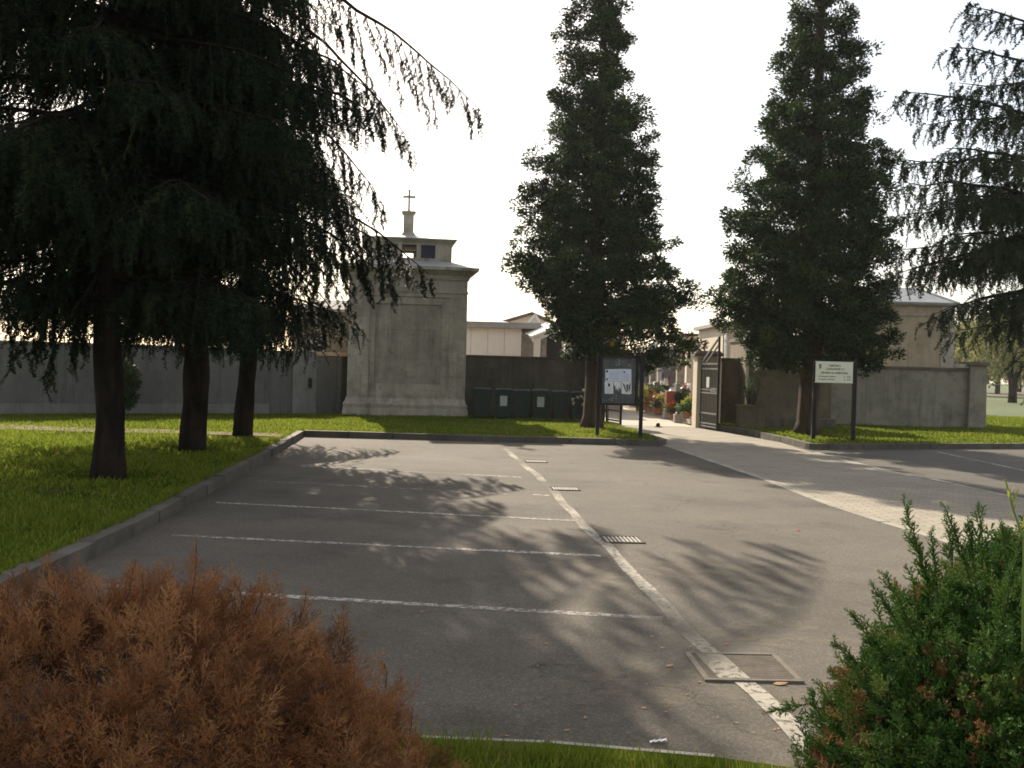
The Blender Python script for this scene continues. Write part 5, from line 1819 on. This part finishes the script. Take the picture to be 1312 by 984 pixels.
build('rail', MB().box(nb0.x + .044, xb0 - .062, yb - .02, yb + .02, zb1 - .1, zb1 - .05).box(xb1 + .062, nb1.x - .044, yb - .02, yb + .02, zb1 - .1, zb1 - .05)
      .box(nb0.x + .044, xb0 - .062, yb - .02, yb + .02, zb0 + .05, zb0 + .1).box(xb1 + .062, nb1.x - .044, yb - .02, yb + .02, zb0 + .05, zb0 + .1), STEEL, t)


def bq(u, v, d=0.0):
    p = P(u, v, fy)
    return (p.x, fy + 0.018 - d, p.z)


def crop(px, py):      # position inside the enlarged view of the board
    return 760 + px / 8.2, 440 + py / 8.2


def paper(pts, m=PAPER, d=0.0, par=None, name='paper'):
    vs = [bq(*crop(*p), d) for p in pts]
    return build(name, MB().add(vs, [tuple(range(len(vs)))[::-1]]), m, par or t)


pp = paper([(128, 272), (305, 268), (305, 400), (128, 400)])
pq = paper([(308, 268), (402, 270), (402, 402), (308, 400)])
pr = paper([(122, 402), (212, 402), (212, 530), (122, 528)], PAPERW)
paper([(215, 402), (290, 402), (292, 470), (280, 480), (272, 455), (262, 500), (250, 470), (240, 490), (232, 440), (222, 450)], PAPERW)
ps_ = paper([(296, 402), (403, 404), (403, 530), (380, 535), (300, 528)], PAPERW, 0.001)
# torn picture on the lower right sheet: dark shapes, lines of print on the others
for pts in ([(308, 412), (330, 430), (345, 480), (352, 515), (338, 500), (322, 455)], [(348, 440), (360, 425), (372, 440), (366, 500), (354, 520)], [(372, 470), (385, 420), (396, 410), (390, 470), (378, 520)]):
    paper(pts, BOARD, 0.003, ps_, 'picture')
paper([(155, 420), (175, 418), (182, 450), (158, 455)], INK, 0.002, pr, 'picture')
paper([(135, 282), (158, 282), (158, 305), (135, 305)], INK, 0.002, pp, 'emblem')
paper([(135, 365), (156, 363), (156, 388), (135, 388)], FASCIA, 0.002, pp, 'emblem')
paper([(318, 295), (338, 293), (338, 310), (318, 310)], INK, 0.002, pq, 'emblem')
LINEGREY = plain('grey_print', (0.42, 0.44, 0.52), 0.9)
mb = MB(); _s = random.Random(9)
for k in range(9):
    y_ = 292 + k * 11
    x_ = 168 + (0 if k % 4 else 12)
    e_ = 295 - _s.uniform(0, 40)
    vs = [bq(*crop(*p), 0.002) for p in ((x_, y_), (e_, y_), (e_, y_ + 3.5), (x_, y_ + 3.5))]
    mb.add(vs, [(3, 2, 1, 0)])
build('print', mb, LINEGREY, pp)
mb = MB()
for k in range(7):
    y_ = 320 + k * 11
    e_ = 395 - _s.uniform(0, 30)
    vs = [bq(*crop(*p), 0.002) for p in ((318, y_), (e_, y_), (e_, y_ + 3.5), (318, y_ + 3.5))]
    mb.add(vs, [(3, 2, 1, 0)])
build('print', mb, LINEGREY, pq)
mb = MB()
for k in range(5):
    y_ = 465 + k * 12
    vs = [bq(*crop(*p), 0.002) for p in ((134, y_), (200 - _s.uniform(0, 20), y_), (200, y_ + 3), (134, y_ + 3))]
    mb.add(vs, [(3, 2, 1, 0)])
build('print', mb, LINEGREY, pr)
# faded white lettering of the header: illegible in the photograph, kept as worn strokes
mb = MB()
for k in range(26):
    x_ = 185 + _s.uniform(0, 240); y_ = _s.choice((170, 186, 216, 224)) + _s.uniform(-6, 6)
    if y_ < 195 and x_ < 235: continue
    l_, h_ = _s.uniform(4, 16), _s.uniform(2.5, 6)
    vs = [bq(*crop(*p), 0.001) for p in ((x_, y_), (x_ + l_, y_ - _s.uniform(-3, 5)), (x_ + l_, y_ + h_), (x_ + 1, y_ + h_))]
    mb.add(vs, [(3, 2, 1, 0)])
for k in range(8):
    x_ = 130 + _s.uniform(0, 120); y_ = 545 + _s.uniform(0, 50)
    vs = [bq(*crop(*p), 0.001) for p in ((x_, y_), (x_ + 9, y_), (x_ + 7, y_ + 9), (x_ + 1, y_ + 7))]
    mb.add(vs, [(3, 2, 1, 0)])
build('faded_lettering', mb, CHALK, t)

# ------------------------------------------------------------------ opening hours sign
s0 = G(1041.5, 565, LZ)
s1 = Vector((P(1092.5, 563.5, s0.y + .12).x, s0.y + .12, LZ))
t = thing('opening_hours_sign', ((s0.x + s1.x) / 2, (s0.y + s1.y) / 2, LZ), 'cream enamel cemetery sign with opening hours on two dark posts', 'sign')
for p, u in ((s0, 1043), (s1, 1096)):
    build('post', MB().box(p.x - .045, p.x + .045, p.y - .045, p.y + .045, LZ - .1, P(u, 461, p.y).z), STEEL, t)
dd = (s1 - s0); dd.z = 0; dd.normalize()
nn = Vector((dd.y, -dd.x, 0))
ya = s0.y - 0.06
TL, TR = P(1045.5, 463.3, s0.y - .06), P(1093.0, 465.8, s1.y - .06)
BL = P(1045.0, 489.3, s0.y - .06)
wS = (Vector((TR.x, TR.y, 0)) - Vector((TL.x, TL.y, 0))).length
hS = TL.z - BL.z
cS = Vector(((TL.x + TR.x) / 2, (TL.y + TR.y) / 2, (TL.z + BL.z) / 2 - 0.0))
RS = Matrix.Translation(cS) @ Matrix.Rotation(math.atan2(dd.y, dd.x), 4, 'Z')


def sp(name, mb, m, **k):
    return build(name, mb.xf(RS), m, t, **k)


pn = sp('panel', MB().box(-wS / 2, wS / 2, -0.004, 0.014, -hS / 2, hS / 2), SIGNM, bevel=0.002)
sp('frame', MB().box(-wS / 2 - .012, wS / 2 + .012, -.008, .016, hS / 2 + .0005, hS / 2 + .014).box(-wS / 2 - .012, wS / 2 + .012, -.008, .016, -hS / 2 - .014, -hS / 2 - .0005), WHITEP)
for (txt, size, cx_, cz_, al, bo) in (('CIMITERO', 0.068, -0.0, 0.155, 'CENTER', 0.0012), ('CARNARESE S.C.', 0.066, 0.03, 0.075, 'CENTER', 0.0012), ('ORARIO DI APERTURA', 0.068, 0.0, -0.02, 'CENTER', 0.0018),
                                      ('da Settembre a Marzo', 0.05, -0.40, -0.105, 'LEFT', 0.001), ('8 - 18.00', 0.05, 0.42, -0.105, 'RIGHT', 0.001), ('da Aprile ad Agosto', 0.05, -0.40, -0.175, 'LEFT', 0.001), ('8 - 19.00', 0.05, 0.42, -0.175, 'RIGHT', 0.001)):
    vs, fs = text_mesh(txt, size, al, bo)
    k = wS / 0.94
    sp('lettering', MB().add([(v.x * k + cx_ * k, -0.0062, v.y * k + cz_ * k) for v in vs], fs), INKG)
ce = MB()
ex, ez = -0.36 * wS / 0.94, 0.12
ce.add([(ex + x, -0.0062, ez + z) for x, z in ((-.035, .03), (.035, .03), (.035, -.02), (.0, -.055), (-.035, -.02))], [(0, 4, 3, 2, 1)])
sp('crest_shield', ce, plain('faded_blue_crest', (0.25, 0.36, 0.45), 0.7))
cr = MB()
cr.add([(ex + x, -0.0064, ez + z) for x, z in ((-.034, .036), (.034, .036), (.042, .07), (.02, .055), (.0, .075), (-.02, .055), (-.042, .07))], [(1, 0, 6, 5), (1, 5, 4, 3), (1, 3, 2)])
cr.add([(ex + x, -0.0066, ez + z) for x, z in ((-.006, .028), (.006, .028), (.006, -.04), (-.006, -.04))], [(0, 3, 2, 1)])
sp('crest_crown', cr, INKG)

# ------------------------------------------------------------------ rose bush by the bins, plant in the planter
rb_ = G(748, 540, LZ)
rs = small_shrub('rose_bush', (rb_.x - .1, rb_.y + .3, LZ), 0.42, 1.0, 81, SHRUB, 'thin rose bush with white flowers beside the rightmost bin', 'bush', n=26, per=22, l=0.06, w=0.022)
rng = np.random.default_rng(82)


def blooms(root, C, r, m, per=16, name='flowers'):
    C = np.array(C)
    n = len(C)
    d = unit(rng.normal(0, 1, (n, per, 3)) + [0, -0.3, 0.5]).reshape(-1, 3)
    O = np.repeat(C, per, 0) + d * r * 0.15
    V = place(kite(r, r * 0.42), O, frames(d, rng=rng), np.ones((len(O), 3)) * rng.uniform(0.7, 1.2, (len(O), 1)))
    return tri_mesh(name, V, m, root, rng.uniform(0, 1, len(V)), 4)


fl = [tuple(P(u, v, rb_.y - .15)) for u, v in ((734, 512), (735, 517), (745, 508), (748, 500), (747, 518), (749, 512), (713, 508), (718, 507), (769, 508), (740, 509))]
blooms(rs, fl[:6] + fl[9:], 0.055, FLOW['white'])

px_, py_, pz_ = PLANTER_AT
t = thing('planter_plant', (px_, py_, pz_), 'spindly dark plant growing in the concrete planter', 'plant')
mb = MB(); C = []
_s = random.Random(12)
for k in range(8):
    a_ = k * 0.8
    p0 = Vector((px_ + .1 * math.cos(a_), py_ + .08 * math.sin(a_), pz_))
    p1 = p0 + Vector((.14 * math.cos(a_), .1 * math.sin(a_), _s.uniform(.55, .95)))
    mb.tube([p0, (p0 + p1) / 2 + Vector((.02, 0, 0)), p1], [.022, .016, .006], 6)
    for j in range(7):
        C.append(p0.lerp(p1, 0.45 + 0.55 * j / 6) + Vector((_s.uniform(-.05, .05), _s.uniform(-.05, .05), 0)))
build('stems', mb, TWIG, t)
V, tn = leaf_cloud(rng, np.array(C), np.full(len(C), 0.08), 6, 0.08, 0.013)
tri_mesh('foliage', V, SHRUB, t, tn, 4)

# ------------------------------------------------------------------ graves along the path
def grave(x, y, w, d, hs, m, ms, label, style=0):
    """kerbed grave with its headstone at the far side from the path"""
    t = thing('grave', (x, y, 0), label, 'grave', 'graves along the cemetery path')
    mb = MB()
    for x0, x1, y0, y1 in ((0, d, -w / 2, -w / 2 + .1), (0, d, w / 2 - .1, w / 2), (0, .1, -w / 2 + .1001, w / 2 - .1001), (d - .1, d, -w / 2 + .1001, w / 2 - .1001)):
        mb.box(x + x0, x + x1, y + y0, y + y1, 0, .24)
    build('border', mb, m, t, bevel=0.01)
    build('slab', MB().box(x + .101, x + d - .101, y - w / 2 + .101, y + w / 2 - .101, 0, .27), ms, t)
    hsx = x + d - .22
    mb = MB()
    if style == 0:
        mb.box(hsx, hsx + .14, y - w * .38, y + w * .38, .271, hs)
    elif style == 1:
        mb.box(hsx, hsx + .14, y - w * .36, y + w * .36, .271, hs * .8)
        K = 8
        for k in range(K):
            a0, a1 = math.pi * k / K, math.pi * (k + 1) / K
            r, rz = w * .36, hs * .2
            p_ = [(hsx, y + r * math.cos(a0), hs * .8 + rz * math.sin(a0)), (hsx, y + r * math.cos(a1), hs * .8 + rz * math.sin(a1)), (hsx, y, hs * .8)]
            mb.add(p_ + [(hsx + .14, b_, c_) for _, b_, c_ in p_], [(0, 2, 1), (3, 4, 5), (0, 1, 4, 3)])
    else:
        mb.box(hsx, hsx + .16, y - .09, y + .09, .271, hs).box(hsx + .01, hsx + .15, y - w * .3, y - .091, hs * .66, hs * .66 + .16).box(hsx + .01, hsx + .15, y + .091, y + w * .3, hs * .66, hs * .66 + .16)
    build('headstone', mb, ms, t, bevel=0.008)
    return t


gl = [(34.3, MARBLE, GRAN2, 1.0, 0, 'pale grave with grey slab nearest the gate pier'), (36.4, GRAN2, GRANITE, 1.15, 1, 'grey grave with dark rounded headstone, second from the gate'),
      (38.6, MARBLE, MARBLE, 1.3, 2, 'white marble grave with a cross, third from the gate'), (40.8, GRANITE, REDGR, 1.1, 0, 'grave with red granite headstone beside the path'),
      (43.2, GRAN2, MARBLE, 1.25, 1, 'grave with white rounded headstone past the red one'), (45.8, MARBLE, GRANITE, 1.2, 0, 'grave with square dark headstone half way down the path'),
      (48.6, GRAN2, GRAN2, 1.4, 2, 'grey grave with tall stone cross farther down the path'), (51.6, MARBLE, MARBLE, 1.2, 1, 'far white grave with a rounded headstone near the columbarium')]
for i, (y_, m, ms, hs, st, lab) in enumerate(gl):
    px0 = 5.95 - 0.028 * (y_ - 34)
    grave(px0, y_, 0.95, 1.9, hs, m, ms, lab, st)
gl2 = [(36.0, 8.4, GRAN2, MARBLE, 1.3, 1, 'white rounded headstone in the second row by the gate'), (39.5, 8.3, MARBLE, GRANITE, 1.35, 0, 'dark square headstone in the second row'),
       (43.0, 8.2, GRAN2, GRAN2, 1.5, 2, 'grey cross in the second row of graves'), (47.0, 8.1, MARBLE, MARBLE, 1.3, 0, 'white square headstone far in the second row')]
for (y_, x_, m, ms, hs, st, lab) in gl2:
    grave(x_, y_, 0.95, 1.9, hs, m, ms, lab, st)


def pot(x, y, z, r, h, m=TERRA):
    return MB().lathe((x, y, z), [(r * .68, 0), (r * .95, h * .86), (r * 1.1, h * .86), (r * 1.1, h), (r * .9, h), (r * .88, h * .8)], 12)


def pot_plant(u, v, y, r, h, kind, label, base=None, potm=TERRA):
    """flower pot whose plant is centred at pixel (u, v)"""
    q = P(u, v, y)
    z0 = max(0.0, q.z - h) if base is None else base
    t = thing('flower_pot', (q.x, q.y, z0), label, 'flower pot', 'flower pots on and beside the graves')
    ph = 0.22
    build('pot', pot(q.x, q.y, z0, 0.13, ph, potm), potm, t, smooth=False)
    n = 14
    C = np.array([[q.x, q.y, z0 + ph]]) + unit(rng.normal(0, 1, (n, 3)) + [0, 0, .5]) * [r * .8, r * .8, h * .6] * rng.uniform(.3, 1, (n, 1)) + [0, 0, h * .3]
    fol = {'yellow': YSHRUB, 'orange': OSHRUB}.get(kind, SHRUB)
    V, tn = leaf_cloud(rng, C, np.full(n, r * .42), 22, 0.09, 0.03)
    V[:, :, 2] = np.maximum(V[:, :, 2], z0 + ph * .9)
    tri_mesh('foliage', V, fol, t, tn, 4)
    if kind in FLOW:
        Cf = np.array([[q.x, q.y, z0 + ph + h * .35]]) + unit(rng.normal(0, 1, (18, 3)) + [0, -.5, .6]) * [r * .85, r * .85, h * .7] * rng.uniform(.6, 1.05, (18, 1))
        blooms(t, Cf, 0.05, FLOW[kind], 12)
    return t


pot_plant(862, 523, 35.6, 0.26, 0.42, 'red', 'bright red flowers in a pot low beside the path')
pot_plant(884, 514, 34.6, 0.36, 0.62, 'yellow', 'large yellow flowered plant right beside the gate pier')
pot_plant(880, 521, 34.1, 0.3, 0.4, 'green', 'low green potted plant under the yellow flowers')
pot_plant(847, 513, 38.2, 0.24, 0.5, 'yellow', 'cream yellow flowers in a pot left of the red block')
pot_plant(835, 508, 39.8, 0.34, 0.6, 'orange', 'orange leaved potted bush beside the path')
pot_plant(841, 518, 37.6, 0.2, 0.34, 'violet', 'small violet flowers in a pot by the path')
pot_plant(824, 496, 43.5, 0.36, 1.0, 'yellow', 'tall yellow green shrub in a pot beside the notice board post')
pot_plant(826, 514, 41.0, 0.24, 0.38, 'white', 'white flowers in a pot low by the notice board post')
pot_plant(852, 497, 44.5, 0.26, 0.5, 'white', 'white flowers standing behind the red block')
pot_plant(843, 495, 46.5, 0.24, 0.5, 'pink', 'pink flowers in a pot among the far graves')
pot_plant(834, 497, 48.5, 0.24, 0.5, 'white', 'far white flowers left among the graves')
pot_plant(877, 500, 40.5, 0.26, 0.55, 'pink', 'pink flowers right of the green hedge block')
pot_plant(870, 497, 47.0, 0.24, 0.5, 'yellow', 'pale yellow flowers behind the green hedge block')
pot_plant(818, 516, 42.5, 0.2, 0.34, 'pink', 'pink flowers seen left of the notice board post')
# red block and clipped green block
q0, q1 = P(853, 524, 37), P(866, 524, 37)
zt = P(860, 501, 37).z
t = thing('memorial_stone', ((q0.x + q1.x) / 2, 37, 0), 'tall red granite memorial block beside a clipped green bush', 'memorial stone')
build('block', MB().box(q0.x, q1.x, 36.9, 37.3, 0.3, zt), REDGR, t, bevel=0.015)
build('base', MB().box(q0.x - .06, q1.x + .06, 36.84, 37.4, 0, .299), GRAN2, t)
q = P(871, 524, 36.7)
small_shrub('clipped_bush', (q.x, 36.7, 0), 0.27, P(871, 500, 36.7).z, 84, CYPR, 'clipped dark green bush right of the red memorial block', 'bush', n=70, per=40, l=0.06, w=0.02)
# lantern and vase near the path edge
q = P(868.5, 530, 34.6)
t = thing('grave_lantern', (q.x, 34.6, 0), 'dark grave lantern on a small stone block by the path', 'lantern')
build('stand', MB().box(q.x - .13, q.x + .13, 34.47, 34.73, 0, .3), GRAN2, t, bevel=0.01)
build('lamp', MB().lathe((q.x, 34.6, .301), [(.07, 0), (.07, .04), (.055, .05), (.055, .22), (.08, .24), (.03, .33), (.012, .36)], 10), GRANITE, t)
# white marble vases and angels further back read as small pale uprights
for i, (u, v, y, h_, lab) in enumerate(((861.5, 497, 42.2, .55, 'pale stone vase behind the red memorial block'), (876, 494, 43.8, .6, 'grey stone urn right of the pale vase'), (848, 488, 52, .7, 'far white marble vase in front of the dark niche wall'))):
    q = P(u, v, y)
    zz = max(q.z - h_, 0.0)
    mb = MB().box(q.x - .14, q.x + .14, y - .14, y + .14, 0, zz + .02).lathe((q.x, y, zz + .021), [(.1, 0), (.06, h_ * .15), (.13, h_ * .5), (.14, h_ * .75), (.07, h_ * .88), (.1, h_)], 12)
    solo('stone_vase', mb, MARBLE if i != 1 else GRAN2, lab, 'vase', 'stone vases among the graves', loc=(q.x, y, 0))
# white statue on a tall column (pale shape above the far colonnade)
q = P(838, 452, 58)
t = thing('column_monument', (q.x, 58, 0), 'tall stone pillar topped by a pale rough ornament in front of the colonnade', 'monument')
build('pillar', MB().box(q.x - .22, q.x + .22, 57.8, 58.2, 0, P(838, 462, 58).z, taper=(.04, .04)), CHAP, t)
zz = P(838, 462, 58).z
mb = MB()
_s = random.Random(3)
for k in range(9):
    a_ = _s.uniform(0, 6.3); r_ = _s.uniform(.05, .32); z_ = zz + _s.uniform(.05, .95)
    s_ = _s.uniform(.12, .24)
    mb.lathe((q.x + r_ * math.cos(a_), 58 + r_ * math.sin(a_) * .4, z_ - s_), [(s_ * .3, 0), (s_ * .9, s_ * .5), (s_, s_), (s_ * .7, s_ * 1.6), (s_ * .1, s_ * 2)], 8)
build('ornament', mb, MARBLE, t, smooth=True)
# posies on the niche wall
t, x0, x1, y = COLUMB
rows = []
for i in range(4):
    for j in range(7):
        rows.append((x0 + (x1 - x0) * (i + .5) / 9 + _s.uniform(-.12, .12), y - .1, 0.5 + j * .42 + _s.uniform(-.1, .1)))
_s.shuffle(rows)
for i, p in enumerate(rows):
    kind = ('white', 'pink', 'white', 'red')[i % 4]
    o = blooms(None, [(0, 0, 0)], 0.1, FLOW[kind], 12, 'posy')
    o.location = p
    tag(o, 'small %s posy hung on the dark niche wall behind the graves' % kind, 'flowers', 'posies on the niche wall, ' + kind)
# ------------------------------------------------------------------ daylight
SUN_EL = rad(30)
SUN_AZ = math.atan2(-0.31, 0.95)            # from +y towards +x
w = bpy.data.worlds.new('World')
scene.world = w
w.use_nodes = True
nt = w.node_tree
bg = nt.nodes['Background']
sky = nt.nodes.new('ShaderNodeTexSky')
sky.sky_type = 'NISHITA'
sky.sun_disc = False
sky.sun_elevation = SUN_EL
sky.sun_rotation = SUN_AZ
sky.air_density = 1.0
sky.dust_density = 2.0
sky.ozone_density = 1.0
sky.altitude = 100
# thin high cloud: part of the clear sky's light is replaced by an even white veil
mx = nt.nodes.new('ShaderNodeMix')
mx.data_type = 'RGBA'
tcw = nt.nodes.new('ShaderNodeTexCoord')
mpw = nt.nodes.new('ShaderNodeMapping')
mpw.inputs['Scale'].default_value = (1.0, 1.0, 2.6)
nt.links.new(tcw.outputs['Generated'], mpw.inputs[0])
nw = nt.nodes.new('ShaderNodeTexNoise')
nw.inputs['Scale'].default_value = 2.2
nw.inputs['Detail'].default_value = 7
nw.inputs['Roughness'].default_value = 0.6
nt.links.new(mpw.outputs[0], nw.inputs['Vector'])
nt.links.new(ramp(nt, nw.outputs['Fac'], [(0.35, 0.28), (0.65, 0.66)]), mx.inputs[0])
nt.links.new(sky.outputs[0], mx.inputs[6])
mx.inputs[7].default_value = (5.0, 4.62, 4.05, 1)
nt.links.new(mx.outputs[2], bg.inputs[0])
bg.inputs[1].default_value = 0.12
sd = bpy.data.lights.new('sun', 'SUN')
sd.energy = 4.9
sd.angle = rad(0.55)
sd.color = (1.0, 0.875, 0.70)
so = bpy.data.objects.new('sun', sd)
COL.objects.link(so)
v = Vector((math.sin(SUN_AZ) * math.cos(SUN_EL), math.cos(SUN_AZ) * math.cos(SUN_EL), math.sin(SUN_EL)))
so.rotation_euler = v.to_track_quat('Z', 'Y').to_euler()
so.location = v * 60
vs = scene.view_settings
vs.view_transform = 'Standard'
vs.look = 'None'
vs.exposure = 0.95
vs.gamma = 1
vs.use_curve_mapping = False
scene.cycles.filter_width = 1.75
scene.cycles.max_bounces = 6
scene.cycles.transparent_max_bounces = 8
scene.cycles.caustics_reflective = False
scene.cycles.caustics_refractive = False
# the slightly hazy air of the place
hz = MB().box(-325, 325, -45, 485, -1.2, 17.5)
hm = bpy.data.materials.new('haze_air')
hm.use_nodes = True
hn = hm.node_tree
hn.nodes.clear()
ho = hn.nodes.new('ShaderNodeOutputMaterial')
pv = hn.nodes.new('ShaderNodeVolumePrincipled')
pv.inputs['Color'].default_value = (0.93, 0.93, 0.92, 1)
pv.inputs['Density'].default_value = 0.0003
pv.inputs['Anisotropy'].default_value = 0.3
hn.links.new(pv.outputs[0], ho.inputs['Volume'])
tag(build('haze', hz, hm), 'pale haze in the backlit air', 'haze', kind='stuff')
bpy.context.view_layer.update()
